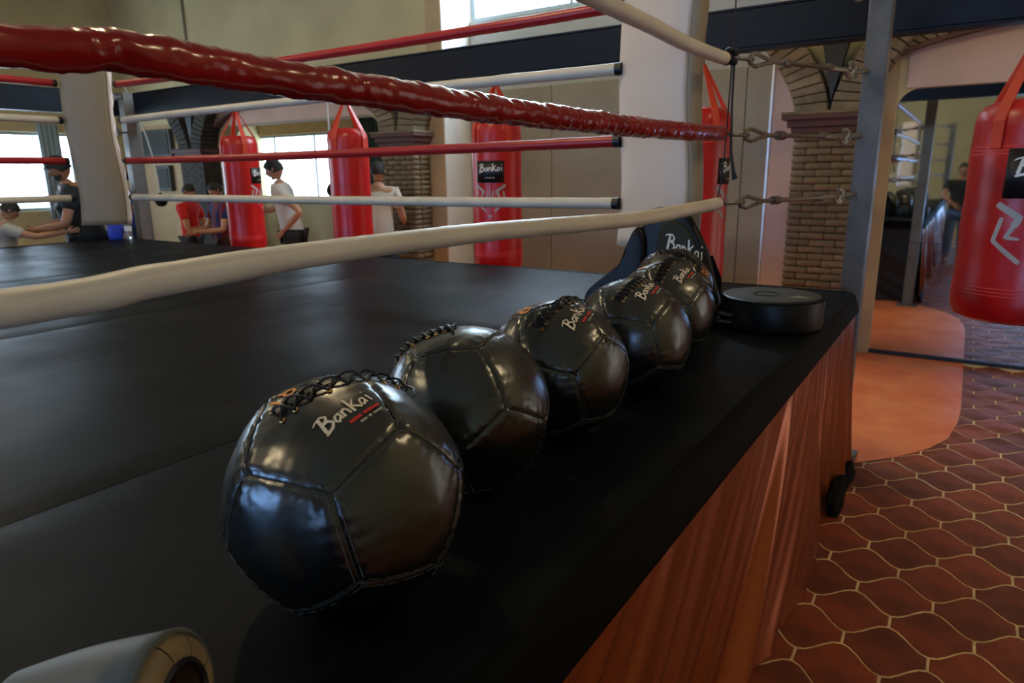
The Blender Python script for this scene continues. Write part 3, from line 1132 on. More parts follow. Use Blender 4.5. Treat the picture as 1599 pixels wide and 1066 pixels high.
def panel_mesh(seed):
    n = DN[0]
    verts, u, w = face_verts(n)
    F = Matrix((u, w, n))              # world dir -> face frame
    N = 15
    vs, fs = [], []
    for i in range(5):
        a, b = verts[i] / verts[i].dot(n), verts[(i + 1) % 5] / verts[(i + 1) % 5].dot(n)
        base = len(vs)
        idx = {}
        for p in range(N + 1):
            for q in range(N + 1 - p):
                f = n + (a - n) * (p / N) + (b - n) * (q / N)
                d = f.normalized()
                r = radius(d, n, verts, True, seed)
                idx[(p, q)] = len(vs)
                vs.append(F @ (d * r))
        for p in range(N):
            for q in range(N - p):
                fs.append((idx[(p, q)], idx[(p + 1, q)], idx[(p, q + 1)]))
                if p + q < N - 1:
                    fs.append((idx[(p + 1, q)], idx[(p + 1, q + 1)], idx[(p, q + 1)]))
    return MB().add(vs, fs).build('panel', M_ball, None, smooth=True, angle=180)


PANELS = [panel_mesh(s) for s in range(4)]
sm = MB()
for i, j in EDGES:
    pts = []
    for k in range(11):
        d = (DV[i] * (1 - k / 10) + DV[j] * (k / 10)).normalized()
        nn = max(DN, key=lambda n_: n_.dot(d))
        pts.append(d * (radius(d, nn, face_verts(nn)[0], False) + .0055))
    sm.tube(pts, .0055, 5, cap=False)
SEAM = sm.build('seam', M_thread, None)
st = MB()
for i, j in EDGES:
    for k in range(1, 26):
        d = (DV[i] * (1 - k / 26) + DV[j] * (k / 26)).normalized()
        t = (DV[j] - DV[i]).normalized()
        side = d.cross(t).normalized()
        for s_ in (-1, 1):
            dd = (d + side * .034 * s_).normalized()
            nn = max(DN, key=lambda n_: n_.dot(dd))
            c_ = dd * (radius(dd, nn, face_verts(nn)[0], False) + .003)
            st.tube([c_ - t * .011, c_ + t * .011], .0028, 4)
STITCH = st.build('stitching', mat('stitch', (.13, .125, .11), .6), None)

BALLS = [
    dict(c=(-0.715, 0.633), R=0.1705, V0=(0.599, -0.677, 0.427), V1=(0.689, -0.17, 0.704), lsc=.078, logo=((0.375, -0.30, 0.877), (0.385, -0.02, 0.922)), weight=((-0.27, -0.36, 0.89), (-0.27, -0.242, 0.93)), wbig=.85, lace=((-0.118, -0.54, 0.833), (0.206, 0.533, 0.82)), wt='18',
         lab='nearest and largest black medicine ball at the front end of the row'),
    dict(c=(-0.797, 1.032), R=0.1650, V0=(0.857, -0.424, 0.294), V1=(0.429, -0.301, 0.852), lace=((-0.70, -0.42, 0.60), (-0.122, -0.056, 0.991)),
         lab='black medicine ball second from the front, no lettering showing, creased panels'),
    dict(c=(-0.783, 1.382), R=0.1650, V0=(0.66, -0.728, 0.185), V1=(0.785, -0.157, 0.599), logo=((0.44, -0.274, 0.855), (0.299, 0.343, 0.891)), weight=((-0.33, -0.36, 0.87), (-0.24, -0.22, 0.94)), wbig=1.3, lace=((0.035, -0.665, 0.746), (0.156, 0.276, 0.948)), wt='8',
         lab='black medicine ball third from the front, clear orange weight mark and white lettering'),
    dict(c=(-0.768, 1.785), R=0.1635, V0=(0.623, -0.665, 0.411), V1=(0.706, -0.122, 0.697), logo=((0.37, -0.279, 0.886), (0.298, 0.27, 0.916)), lace=((0.026, -0.656, 0.754), (0.145, 0.03, 0.989)),
         lab='black medicine ball fourth from the front, dark blue sheen on its front panel'),
    dict(c=(-0.832, 2.21), R=0.163, V0=(0.72, -0.648, 0.247), V1=(0.809, -0.033, 0.587), logo=((0.487, -0.324, 0.811), (0.436, 0.268, 0.859)), weight=((-0.42, -0.27, 0.86), (-0.36, -0.10, 0.92)), wbig=1.2, lace=((0.099, -0.703, 0.704), (0.061, 0.155, 0.986)), wt='6',
         lab='fifth black medicine ball, beside the flat round pad'),
    dict(c=(-0.975, 2.665), R=0.160, V0=(0.321, -0.945, 0.064), V1=(0.669, -0.598, 0.441), weight=((0.869, -0.13, 0.477), (0.95, 0.10, 0.20)), lace=((-0.321, -0.365, 0.874), (0.77, -0.196, 0.607)), wt='28', wbig=1.0,
         lab='farthest black medicine ball, orange numbers on its right, against the curved shield'),
]
for bi, B in enumerate(BALLS):
    R = B['R']
    root = thing('medicine_ball', B['lab'], 'medicine ball', (B['c'][0], B['c'][1], H), 0, 'black leather medicine balls in a row on the ring')
    # orientation: canonical corner a -> V0, its neighbour b -> towards V1
    i0, j0 = EDGES[0]
    a, b = DV[i0], DV[j0]
    V0, V1 = Vector(B['V0']).normalized(), Vector(B['V1']).normalized()

    def frame(p, q):
        x = p.normalized()
        z = p.cross(q).normalized()
        return Matrix((x, z.cross(x), z)).transposed()
    Q = frame(V0, V1) @ frame(a, b).transposed()
    S = Matrix.Translation((0, 0, R * .985)) @ Matrix.Diagonal((R, R, R, 1))
    for fi, n in enumerate(DN):
        vs_, u, w = face_verts(n)
        F = Matrix((u, w, n)).transposed()
        rot = (Q @ F).to_4x4() @ Matrix.Rotation(2 * PI / 5 * ((fi * 2 + bi) % 5), 4, 'Z')
        link_copy(PANELS[(fi + bi) % 4], root, S @ rot)
    link_copy(SEAM, root, S @ Q.to_4x4())
    link_copy(STITCH, root, S @ Q.to_4x4())

    def surf(d, lift=.004):
        d = d.normalized()
        dl = Q.transposed() @ d
        nn = max(DN, key=lambda n_: n_.dot(dl))
        r = radius(dl, nn, face_verts(nn)[0], False)
        return d * (r + lift) * R + Vector((0, 0, R * .985))

    def mapper(c0, c1, scale, lift=.009):
        n_ = Vector(c0).normalized()
        u_ = Vector(c1) - n_ * Vector(c1).dot(n_)
        u_.normalize()
        v_ = n_.cross(u_)
        return lambda x, y: surf(n_ + u_ * (x * scale) + v_ * (y * scale), lift)
    if 'logo' in B:
        f = mapper(*B['logo'], B.get('lsc', .084) / R)
        for m_, mm, nm in zip(word(f), (M_cream, M_redprint, M_greyprint), ('lettering', 'red_lettering', 'small_lettering')):
            m_.build(nm, mm, root, smooth=True)
    if 'weight' in B:
        f = mapper(*B['weight'], 1.0, .009)
        text_mesh(B['wt'], f, .32 * B.get('wbig', 1)).build('weight_mark', M_orange, root)
    # laced opening
    l0, l1 = [Vector(q).normalized() for q in B['lace']]
    side = l0.cross(l1).normalized()
    lc = MB()
    N = 8
    axis_pts = [(l0 * (1 - k / N) + l1 * (k / N)).normalized() for k in range(N + 1)]
    slit = MB()
    slit.tube([surf(d, .004) for d in axis_pts], .0022, 6)
    slit.build('lace_slit', M_black, root)
    for k in range(N):
        d0, d1 = axis_pts[k], axis_pts[k + 1]
        w_ = .085
        for s_ in (-1, 1):
            A = (d0 + side * w_ * s_).normalized()
            Bq = (d1 - side * w_ * s_).normalized()
            mid = (d0 + d1).normalized()
            lc.tube([surf(A, .008), surf((A + mid), .035 + .012 * s_), surf(mid, .042 + .014 * s_), surf((Bq + mid), .035), surf(Bq, .008)], .0021, 6)
        for s_ in (-1, 1):
            A = (d0 + side * (w_ + .012) * s_).normalized()
            P_ = surf(A, .006)
            nrm = A.to_track_quat('Z', 'Y').to_matrix().to_4x4()
            if k % 2 == (0 if s_ > 0 else 1) or k % 3 == 0:
                MB().torus(P_, .0034, .0013, nrm, 8, 5).build('eyelet', M_gold, root)
    # two loose lace ends
    for s_ in (-1, 1):
        d0 = axis_pts[-1]
        lc.tube([surf(d0, .03), surf(d0 + side * .10 * s_ + (l1 - l0) * .03, .05), surf(d0 + side * .19 * s_ + (l1 - l0) * .02, .012)], .002, 6)
    lc.build('laces', M_lace, root)
for o in PANELS + [SEAM, STITCH]:
    bpy.data.objects.remove(o)

# ------------------------------------------------------------------ round pad, curved shield
dp = thing('round_strike_pad', 'flat round black strike pad lying at the far end of the mat', 'strike pad', (-.625, 2.87, H), .3)
prof = [(.001, 0), (.18, 0), (.196, .008), (.200, .02), (.200, .113), (.196, .124), (.185, .129), (.001, .130)]
MB().lathe(prof, 48).build('pad_body', M_pad, dp)
MB().lathe([(.191, .1265), (.199, .125), (.2015, .120)], 48).build('top_piping', M_canvasedge, dp)
MB().lathe([(.001, .1301), (.182, .1301)], 48).build('top_face', mat('pad_top', (.036, .031, .019), .55, spec=.2, bump=.1, bscale=90, bdist=.001), dp)
MB().torus((-.02, .0, .131), .05, .0014, None, 28, 6).build('top_ring', M_canvasedge, dp)
hb = MB()
for zz in (.03, .06):
    hb.tube([(-.15, -.13, zz), (-.21, -.10, zz), (-.225, -.04, zz), (-.222, .03, zz), (-.19, .08, zz)], [.010, .012, .012, .012, .010], 8)
hb.build('handle', M_pad, dp)
em = MB()
for p_, a_, b_ in (([(-.05, .0), (0, .02), (.05, .0)], .004, .004), ([(-.035, -.02), (0, .0), (.035, -.02)], .004, .003), ([(0, .04), (0, -.01)], .003, .003)):
    ribbon(em, p_, a_, b_, lambda x, y: Vector((.10 + x * .8, -.06 + y, .1312)))
em.build('emblem', mat('pad_emblem', (.5, .48, .3), .5), dp)

sh = thing('curved_strike_shield', 'tall curved black strike shield leaning on the corner pad, white lettering', 'strike shield', (-1.15, 2.885, H))


def sh_panel(outline, th, yc, bend, name, m, tilt=.18, yoff=0.0):
    """padded slab: smooth closed outline in (x,z), rounded rim, bent and leaning back"""
    n = len(outline)
    dense = []
    for i in range(n):
        p0, p1, p2, p3 = [Vector(outline[(i + k) % n]) for k in (-1, 0, 1, 2)]
        for j in range(5):
            t = j / 5
            dense.append(.5 * ((2 * p1) + (-p0 + p2) * t + (2 * p0 - 5 * p1 + 4 * p2 - p3) * t * t + (-p0 + 3 * p1 - 3 * p2 + p3) * t ** 3))
    N = len(dense)
    cx = sum(p.x for p in dense) / N
    cz = sum(p.y for p in dense) / N
    rings = [(.02, 0), (.3, 0), (.6, 0), (.85, .0), (.94, .05), (.985, .2), (1, .45), (1, .7), (.97, .95), (.9, 1), (.6, 1), (.02, 1)]
    vs, fs = [], []
    for s_, d_ in rings:
        for p in dense:
            x, z = cx + (p.x - cx) * s_, max(.002, cz + (p.y - cz) * s_)
            vs.append((x, yoff + d_ * th + bend(x, z) + z * tilt, z))
    for i in range(len(rings) - 1):
        for k in range(N):
            fs.append((i * N + k, i * N + (k + 1) % N, (i + 1) * N + (k + 1) % N, (i + 1) * N + k))
    fs += [tuple(range(N)), tuple(range(len(rings) * N - 1, (len(rings) - 1) * N - 1, -1))]
    return MB().add(vs, fs).build(name, m, sh, angle=180)


bend = lambda x, z: -.10 * max(0, -(x + .05)) ** 1.2 * 1.5
sh_panel([(-.02, .005), (.29, .005), (.31, .03), (.275, .16), (.23, .29), (.18, .38), (.125, .45), (.05, .468), (-.03, .46), (-.07, .41), (-.07, .30), (-.05, .12)], .055, 0, bend, 'shield_body', M_pad, .06)
sh_panel([(-.32, .003), (-.10, .003), (-.045, .06), (-.04, .30), (-.07, .38), (-.10, .36), (-.13, .25), (-.19, .185), (-.27, .12), (-.315, .075), (-.328, .03)], .05, 0, lambda x, z: -.035 + .05 * (x + .2), 'side_wing', M_pad, .06)
sh_panel([(.02, .02), (.25, .02), (.272, .04), (.24, .17), (.20, .28), (.155, .37), (.10, .41), (.05, .41), (.02, .36), (.01, .2)], .012, 0, lambda x, z: -.011, 'front_face', M_padface, .06)
f = lambda x, y: Vector((.135 + x * .15, -.0135 + .06 * (.29 + y * .20 - x * .045), .29 + y * .20 - x * .045))
for m_, mm, nm in zip(word(f, 'wr'), (M_white, M_redprint), ('lettering', 'red_lettering')):
    m_.build(nm, mm, sh, smooth=False)
MB().tube([(.285, .055, .06), (.28, .075, .16), (.235, .075, .26)], .012, 8).build('handle', M_canvasedge, sh)

# ------------------------------------------------------------------ glove at the lower left
gl = thing('padded_glove', 'pale grey padded glove at the near edge of the mat, open tan cuff', 'glove', (-.664, .318, H))
ax = Vector((.80, .42, .16)).normalized()
Mg = Matrix.Translation((.0, .0, .064)) @ ax.to_track_quat('Z', 'X').to_matrix().to_4x4()
so = []
for i in range(12):
    t = i / 11
    so.append((.072 - .024 * t + .004 * math.sin(t * PI), -.02 - .17 * t))
so.append((.032, -.205))
so.append((.001, -.212))
MB().lathe([(.066, .0), (.070, .004), (.074, -.004)] + so, 40, Mg).build('shell', M_glovegrey, gl)
for i in range(9):
    a0, a1 = 2 * PI * i / 9 + .015, 2 * PI * (i + 1) / 9 - .015
    MB().lathe([(.067, .0), (.064, .007), (.056, .013), (.047, .016), (.041, .014)], 6, Mg, a0, a1).build('lining_panel', M_glovetan, gl)
MB().lathe([(.067, -.004), (.055, .008), (.045, .010)], 40, Mg).build('lining_backing', M_black, gl)
MB().torus(Mg @ Vector((0, 0, .013)), .039, .0045, Mg.to_3x3().to_4x4(), 36, 8).build('cuff_binding', M_black, gl)
MB().lathe([(.037, .012), (.034, -.03), (.028, -.08), (.001, -.10)], 32, Mg).build('inside', M_glovein, gl)
MB().torus(Mg @ Vector((0, 0, -.001)), .0715, .0032, Mg.to_3x3().to_4x4(), 40, 6).build('rim', M_glovegrey, gl)

# ------------------------------------------------------------------ punching bags
def star(fn, cx, cy, r):
    m = MB()
    pts = []
    for i in range(10):
        a = PI / 2 + i * PI / 5
        rr = r if i % 2 == 0 else r * .42
        pts.append((cx + rr * math.cos(a), cy + rr * math.sin(a)))
    c = fn(cx, cy)
    vs = [c] + [fn(*p) for p in pts]
    m.add(vs, [(0, i + 1, (i + 1) % 10 + 1) for i in range(10)])
    return m


def punching_bag(label, x, y, z0, z1, R, face, hook_z, grp='red punching bags hanging from the beam', tilt=0, big=1.0, patch_dz=.0, top_chain=None):
    t = thing('punching_bag', label, 'punching bag', (x, y, z0), face, grp)
    h = z1 - z0
    prof = [(.001, 0), (R * .80, .004), (R * .94, .02), (R * 1.0, .06)]
    n = 20
    for i in range(1, n):
        q = i / n
        prof.append((R * (1.0 + .008 * math.sin(q * 17)), .06 + (h - .16) * q))
    prof += [(R * .995, h - .09), (R * .965, h - .05), (R * .87, h - .018), (R * .70, h), (.001, h + .006)]
    MB().lathe(prof, 48).build('body', M_bag, t)
    for zz in (h - .19, h - .205, h - .22, .13, .145, .16):
        MB().torus((0, 0, zz), R * 1.006, .0022, None, 48, 5).build('seam', M_bagseam, t)
    apex = hook_z - z0 - .05
    for k in range(4):
        a = PI / 4 + k * PI / 2
        d = Vector((math.cos(a), math.sin(a), 0))
        s_ = Vector((-d.y, d.x, 0)) * .024
        pts = [Vector((0, 0, apex)) + d * .012, d * R * .90 + Vector((0, 0, h - .015)), d * R * 1.012 + Vector((0, 0, h - .09)), d * R * 1.014 + Vector((0, 0, h - .20))]
        vs, fs = [], []
        for i, p in enumerate(pts):
            k_ = .45 if i == 0 else 1
            vs += [p - s_ * k_, p + s_ * k_, p + s_ * k_ + d * .005 + Vector((0, 0, .003)), p - s_ * k_ + d * .005 + Vector((0, 0, .003))]
        for i in range(3):
            for j in range(4):
                fs.append((4 * i + j, 4 * i + (j + 1) % 4, 4 * i + 4 + (j + 1) % 4, 4 * i + 4 + j))
        fs += [(3, 2, 1, 0), (12, 13, 14, 15)]
        MB().add(vs, fs).build('strap', M_strap, t, smooth=False)
    hk = MB().torus((0, 0, apex + .012), .017, .006, Matrix.Rotation(PI / 2, 4, 'X'), 14, 6)
    hk.torus((0, 0, apex + .045), .016, .005, Matrix.Rotation(PI / 2, 4, 'Y'), 14, 6)
    zt = (top_chain or hook_z) - z0
    zc = apex + .07
    kk = 0
    while zc < zt:
        hk.torus((0, 0, zc), .013, .004, Matrix.Rotation(PI / 2, 4, 'X' if kk % 2 else 'Y'), 10, 5)
        zc += .022
        kk += 1
    hk.build('swivel_hook', M_zinc, t)
    # label patch and emblem face local -Y
    pf = lambda ex: (lambda u, v: Vector(((R + ex) * math.sin(u / R), -(R + ex) * math.cos(u / R), v)))
    pw, ph_ = .135 * big, .115 * big
    pz = h - .40 - patch_dz
    f0 = pf(.0045)
    vs, fs = [], []
    for i in range(13):
        u = -pw + 2 * pw * i / 12
        vs += [f0(u, pz - ph_ * .85), f0(u, pz + ph_ * .85)]
    fs = [(2 * i, 2 * i + 2, 2 * i + 3, 2 * i + 1) for i in range(12)]
    pt = MB().add(vs, fs).build('label_patch', M_black, t)
    so_ = pt.modifiers.new('s', 'SOLIDIFY')
    so_.thickness = .004
    so_.offset = -1
    f1 = pf(.0065)
    wf = lambda a_, b_: f1(a_ * .20 * big, pz + .018 + b_ * .20 * big)
    word(wf, 'w')[0].build('lettering', M_white, pt)
    sb_ = MB()
    for i in range(5):
        ribbon(sb_, [(-.045 + i * .02, -.055), (-.033 + i * .02, -.055)], .006, .006, lambda a_, b_: f1(a_ * big, pz + b_ * big))
    sb_.build('small_lettering', M_silver, pt)
    f2 = pf(.0025)
    ez = pz - .255 * big
    S_ = .27 * big
    e = MB()
    for sg in (-1, 1):
        g_ = lambda a_, b_, sg=sg: f2(sg * a_ * S_, ez + b_ * S_)
        ribbon(e, [(.55, .50), (.24, .30), (.30, .16)], .045, .05, g_)
        ribbon(e, [(.30, .16), (.38, .0), (.20, -.02)], .035, .02, g_)
        ribbon(e, [(.46, .30), (.54, -.06), (.16, -.38)], .030, .035, g_)
        ribbon(e, [(.12, .32), (.08, .06), (.02, -.05)], .018, .03, g_)
    ribbon(e, [(0, .38), (0, -.02), (0, -.30)], .022, .014, lambda a_, b_: f2(a_ * S_, ez + b_ * S_))
    e.build('emblem', M_silver, t)
    star(lambda a_, b_: f2(a_ * S_, ez + b_ * S_), 0, -.55, .085).build('emblem_star', M_silver, t)
    if tilt:
        pass
    return t


# local -Y faces along rz; camera is towards +x,-y of the far ones
punching_bag('leftmost hanging red bag, its black label turned to the right', -6.44, 4.6, .86, 2.04, .185, 2.05, 2.34, big=.82)
punching_bag('red punching bag second from the left, label hidden', -4.83, 4.6, .86, 2.04, .185, -2.2, 2.34, big=.82)
punching_bag('red punching bag with black label square on, behind the middle of the ring', -3.17, 4.6, .86, 2.04, .195, .30, 2.34, big=.84)
punching_bag('red punching bag half hidden behind the white corner pad', -1.54, 4.6, .86, 2.02, .200, 1.60, 2.34, big=.84)
rb = punching_bag('big red punching bag in the foreground at the right edge', .225, 3.76, .955, 1.895, .245, .10, 2.34, top_chain=ZC, grp=None, big=1.02, patch_dz=-.10)

# ------------------------------------------------------------------ small things round the gym
def hang_ball(name, label, x, y, z, r, ztop, m, zbot=None, sway=0.0):
    t = thing(name, label, 'speed ball', (x, y, z))
    b_ = MB()
    b_.lathe([(.001, -r), (r * .6, -r * .85), (r * .95, -r * .35), (r, .05 * r), (r * .85, .6 * r), (r * .4, 1.15 * r), (.012, 1.35 * r)], 24)
    b_.build('ball', m, t)
    pts = [(0, 0, 1.3 * r)]
    for i in range(1, 9):
        u = i / 8
        pts.append((sway * u * u, 0, 1.3 * r + (ztop - z - 1.3 * r) * u))
    MB().tube(pts, .011 if not zbot else .005, 6).build('cord', M_cord, t)
    if zbot is not None:
        MB().tube([(0, 0, -r), (0, 0, zbot - z)], .005, 6).build('lower_cord', M_cord, t)
    return t


hang_ball('speed_ball', 'black teardrop speed ball hanging on a pale cord at far left', -9.78, 5.6, 1.31, .085, 2.9, M_pad, sway=-.55)
hang_ball('double_end_ball', 'small black round ball on tight cords before the bright window', -6.55, 5.95, 1.45, .085, 2.9, M_pad, zbot=.0)
wp = thing('wall_speaker', 'dark grey rectangular speaker high on the far left wall', 'speaker', (-11.60, YW - .05, 1.98))
MB().box(-.42, .42, -.04, .05, 0, .44).build('cabinet', mat('speaker_grey', (.05, .055, .045), .6), wp, smooth=False, bevel=.01)
MB().box(-.37, .37, -.05, -.04, .04, .40).build('grille', mat('speaker_grille', (.035, .04, .035), .8, bump=.4, bscale=120), wp, smooth=False)
wp = thing('wall_box', 'small dark box on the wall under the grey speaker', 'box', (-11.50, YW - .05, 1.42))
MB().box(-.19, .19, -.04, .05, 0, .42).build('case', mat('speaker_grey', (.05, .055, .045), .6), wp, smooth=False, bevel=.01)
MB().box(-.15, .15, -.05, -.04, .05, .37).build('cover', mat('speaker_grille', (.035, .04, .035), .8), wp, smooth=False)
bt = thing('water_bottle', 'clear water bottle standing at the far left corner of the mat', 'bottle', (-7.45, 3.86, H))
MB().lathe([(.001, 0), (.034, .002), (.037, .01), (.037, .06), (.033, .08), (.037, .10), (.036, .15), (.015, .19), (.013, .205)], 20).build('bottle_body', M_clear, bt)
MB().lathe([(.001, .228), (.016, .228), (.016, .203), (.001, .203)], 16).build('cap', M_white, bt)
MB().lathe([(.0375, .085), (.0378, .09), (.0378, .13), (.0375, .135)], 20).build('label', M_white, bt)
bg = thing('sports_bag', 'small vivid blue bag on the mat, left of the water bottle', 'bag', (-7.52, 3.76, H))
MB().box(-.06, .06, -.06, .06, 0, .17).build('bag_body', mat('bag_blue', (.02, .06, .60), .6), bg, bevel=.03)
MB().torus((0, 0, .17), .06, .008, Matrix.Rotation(PI / 2, 4, 'Y'), 16, 6, 0, PI).build('handle', M_black, bg)
for i, (ly, lx) in enumerate(((-2, -3), (2, -3), (2, -8), (-2, -8), (3.0, 1.8))):  # unseen lamps; the last is added to brighten the orange floor patch
    cl = thing('ceiling_lamp', 'warm round lamp hanging from the ceiling, ' + ('behind the camera at right', 'over the near right floor', 'over the far left floor', 'behind the camera at left', 'added by the mirror to brighten the floor')[i], 'lamp', (lx, ly, ZC - .5), 0, 'warm ceiling lamps')
    MB().lathe([(.03, .12), (.10, .10), (.22, 0), (.215, 0), (.09, .09), (.02, .11)], 24).build('lamp_shade', M_black, cl)
    MB().ball((0, 0, .03), .06, 12).build('bulb', emis('warm_bulb', (1.0, .78, .45), LAMP), cl)
    MB().tube([(0, 0, .1), (0, 0, .5)], .006, 6).build('cord', M_black, cl)

# ------------------------------------------------------------------ people
def skin_mesh(nodes, edges, root=0, sub=2):
    """nodes [(pos, radius or (rx,ry))]; returns a Mesh grown by Skin + Subsurf"""
    me = bpy.data.meshes.new('t')
    bm = bmesh.new()
    lay = bm.verts.layers.skin.verify()
    bvs = []
    for i, (p, r) in enumerate(nodes):
        v = bm.verts.new(p)
        v[lay].radius = (r, r) if not hasattr(r, '__len__') else r
        v[lay].use_root = (i == root)
        bvs.append(v)
    for i, j in edges:
        bm.edges.new((bvs[i], bvs[j]))
    bm.to_mesh(me)
    bm.free()
    o = bpy.data.objects.new('t', me)
    COL.objects.link(o)
    sk = o.modifiers.new('k', 'SKIN')
    sk.use_smooth_shade = True
    if sub:
        ss = o.modifiers.new('s', 'SUBSURF')
        ss.levels = ss.render_levels = sub
    dg = bpy.context.evaluated_depsgraph_get()
    out = bpy.data.meshes.new_from_object(o.evaluated_get(dg))
    bpy.data.objects.remove(o)
    bpy.data.meshes.remove(me)
    m = MB()
    m.add([v.co.copy() for v in out.vertices], [tuple(p.vertices) for p in out.polygons])
    bpy.data.meshes.remove(out)
    return m


def chain(pts):
    return [(Vector(p), r) for p, r in pts], [(i, i + 1) for i in range(len(pts) - 1)]


HANDS = MB()
hn, he = chain([((0, 0, 0), (.020, .026)), ((0, 0, .045), (.014, .036)), ((0, 0, .085), (.012, .038))])
HANDS = skin_mesh(hn, he, 0, 1)
for k, (yy, L, r) in enumerate(((.028, .070, .0085), (.010, .080, .009), (-.009, .074, .0087), (-.027, .058, .0078))):
    hn, he = chain([((0, yy * .8, .07), r * 1.1), ((0, yy, .09 + L * .3), r), ((.010, yy * 1.1, .09 + L * .65), r * .92), ((.026, yy * 1.15, .09 + L * .92), r * .75)])
    g = skin_mesh(hn, he, 0, 1)
    HANDS.add(g.v, g.f)
hn, he = chain([((0, .022, .02), .011), ((.008, .046, .045), .0105), ((.016, .056, .072), .009), ((.022, .056, .092), .0075)])
g = skin_mesh(hn, he, 0, 1)
HANDS.add(g.v, g.f)


def person(label, loc, rz, h=1.72, skin=(.42, .22, .13), hair=(.012, .010, .008), shirt=(.5, .5, .5), pants=(.02, .02, .025), lean=0.0,
           Lh=None, Rh=None, Le=None, Re=None, head_pitch=0.0, head_yaw=0.0, cap=None, long_sleeve=False, shoe=(.02, .02, .02), stripes=None, back_print=False, collar=None, beard=False, girth=1.0, watch=False, step=0.0):
    """standing figure; local frame x right, y forward, z up; hands / elbows in that frame as fractions of h"""
    t = thing('person', label, 'person', loc, rz)
    MS = mat('skin_%02x%02x' % (int(skin[0] * 255), int(skin[1] * 255)), skin, .55)
    V = Vector
    def tr(x, y, z):      # lean: everything above the hips pitches forward
        hz = .53
        if z > hz:
            d = z - hz
            return V((x, y + d * math.sin(lean), hz + d * math.cos(lean))) * h
        return V((x, y, z)) * h
    g = girth
    pel, waist, chest, shl, nk, nk2 = tr(0, 0, .53), tr(0, 0, .62), tr(0, .0, .72), tr(0, -.005, .80), tr(0, .0, .845), tr(0, .010, .875)
    shL, shR = tr(-.108 * g, 0, .805), tr(.108 * g, 0, .805)
    def P(p, dflt):
        return V(p) * h if p else dflt
    eL, eR = P(Le, tr(-.15, .0, .62)), P(Re, tr(.15, 0, .62))
    hL, hR = P(Lh, tr(-.16, .05, .48)), P(Rh, tr(.16, .05, .48))
    hipL, hipR = V((-.05, 0, .50)) * h, V((.05, 0, .50)) * h
    knL, knR = V((-.06, .012 + step * .5, .275)) * h, V((.06, .012 - step * .5, .275)) * h
    anL, anR = V((-.062, -.01 + step, .045)) * h, V((.062, -.01 - step, .045)) * h
    toL, toR = V((-.07, .085 + step, .018)) * h, V((.07, .085 - step, .018)) * h
    nodes = [(pel, (.085 * h * g, .062 * h * g)), (waist, (.075 * h * g, .055 * h * g)), (chest, (.09 * h * g, .06 * h * g)), (shl, (.075 * h * g, .05 * h * g)), (nk, .036 * h), (nk2, .032 * h),
             (shL, .036 * h), (eL, .025 * h), (eL.lerp(hL, .5), .023 * h), (hL, .0155 * h),
             (shR, .036 * h), (eR, .025 * h), (eR.lerp(hR, .5), .023 * h), (hR, .0155 * h),
             (hipL, .055 * h), (knL, .035 * h), (knL.lerp(anL, .4), .034 * h), (anL, .021 * h), (toL, .018 * h),
             (hipR, .055 * h), (knR, .035 * h), (knR.lerp(anR, .4), .034 * h), (anR, .021 * h), (toR, .018 * h)]
    edges = [(0, 1), (1, 2), (2, 3), (3, 4), (4, 5), (3, 6), (6, 7), (7, 8), (8, 9), (3, 10), (10, 11), (11, 12), (12, 13), (0, 14), (14, 15), (15, 16), (16, 17), (17, 18), (0, 19), (19, 20), (20, 21), (21, 22), (22, 23)]
    body = skin_mesh(nodes, edges, 0, 2)
    # head: egg shaped, jaw narrowed, with nose
    hc = nk2 + V((0, .012, .062)) * h
    HM = Matrix.Translation(hc) @ Matrix.Rotation(head_yaw, 4, 'Z') @ Matrix.Rotation(-head_pitch - lean * .5, 4, 'X')
    hv, hf = [], []
    N, Mq = 18, 24
    for i in range(N + 1):
        th = PI * i / N
        for k in range(Mq):
            a = 2 * PI * k / Mq
            x, y, z = math.sin(th) * math.cos(a), math.sin(th) * math.sin(a), math.cos(th)
            jaw = 1 - .30 * max(0, -z) ** 1.3
            X, Y, Z = x * .0445 * jaw, y * (.056 if y > 0 else .058) * (1 - .12 * max(0, -z)), z * .0655
            if y > .8 and -.45 < z < .1 and abs(x) < .25:
                Y += .012 * (1 - abs(z + .2) / .4) * (1 - abs(x) / .25)
            if y > .6 and .05 < z < .3 and .15 < abs(x) < .55:
                Y -= .003
            hv.append(HM @ (V((X, Y, Z)) * h))
    for i in range(N):
        for k in range(Mq):
            hf.append((i * Mq + k, i * Mq + (k + 1) % Mq, (i + 1) * Mq + (k + 1) % Mq, (i + 1) * Mq + k))
    body.add(hv, hf)
    body.tube([nk2, hc], [.032 * h, .030 * h], 12)
    for hand, elb, mir in ((hL, eL, -1), (hR, eR, 1)):
        d = (hand - elb).normalized()
        q = d.to_track_quat('Z', 'Y').to_matrix().to_4x4()
        M = Matrix.Translation(hand - d * .01) @ q @ Matrix.Diagonal((mir * h / 1.72 * .95, h / 1.72 * .95, h / 1.72 * .95, 1))
        body.add([M @ V(v) for v in HANDS.v], HANDS.f)
    body.build('body', MS, t, angle=180)
    # face
    ew = MB()
    for s in (-1, 1):
        ew.ball((s * .017 * h, .0505 * h, .006 * h), .0065 * h, 10, (1, .6, .7), HM)
    ew.build('eyes', M_white, t)
    ep = MB()
    for s in (-1, 1):
        ep.ball((s * .017 * h, .0540 * h, .006 * h), .0032 * h, 8, (1, .5, 1), HM)
        ep.box(*[v * h for v in (s * .017 - .011, s * .017 + .011, .050, .0545, .0170, .0188)], M=HM)
    ep.build('brows', mat('hair_%02x' % int(hair[0] * 255), hair, .7), t)
    MB().ball((0, .049 * h, -.034 * h), .013 * h, 12, (1, .45, .28), HM).build('mouth', mat('lips', (.30, .10, .08), .5), t)
    ea = MB()
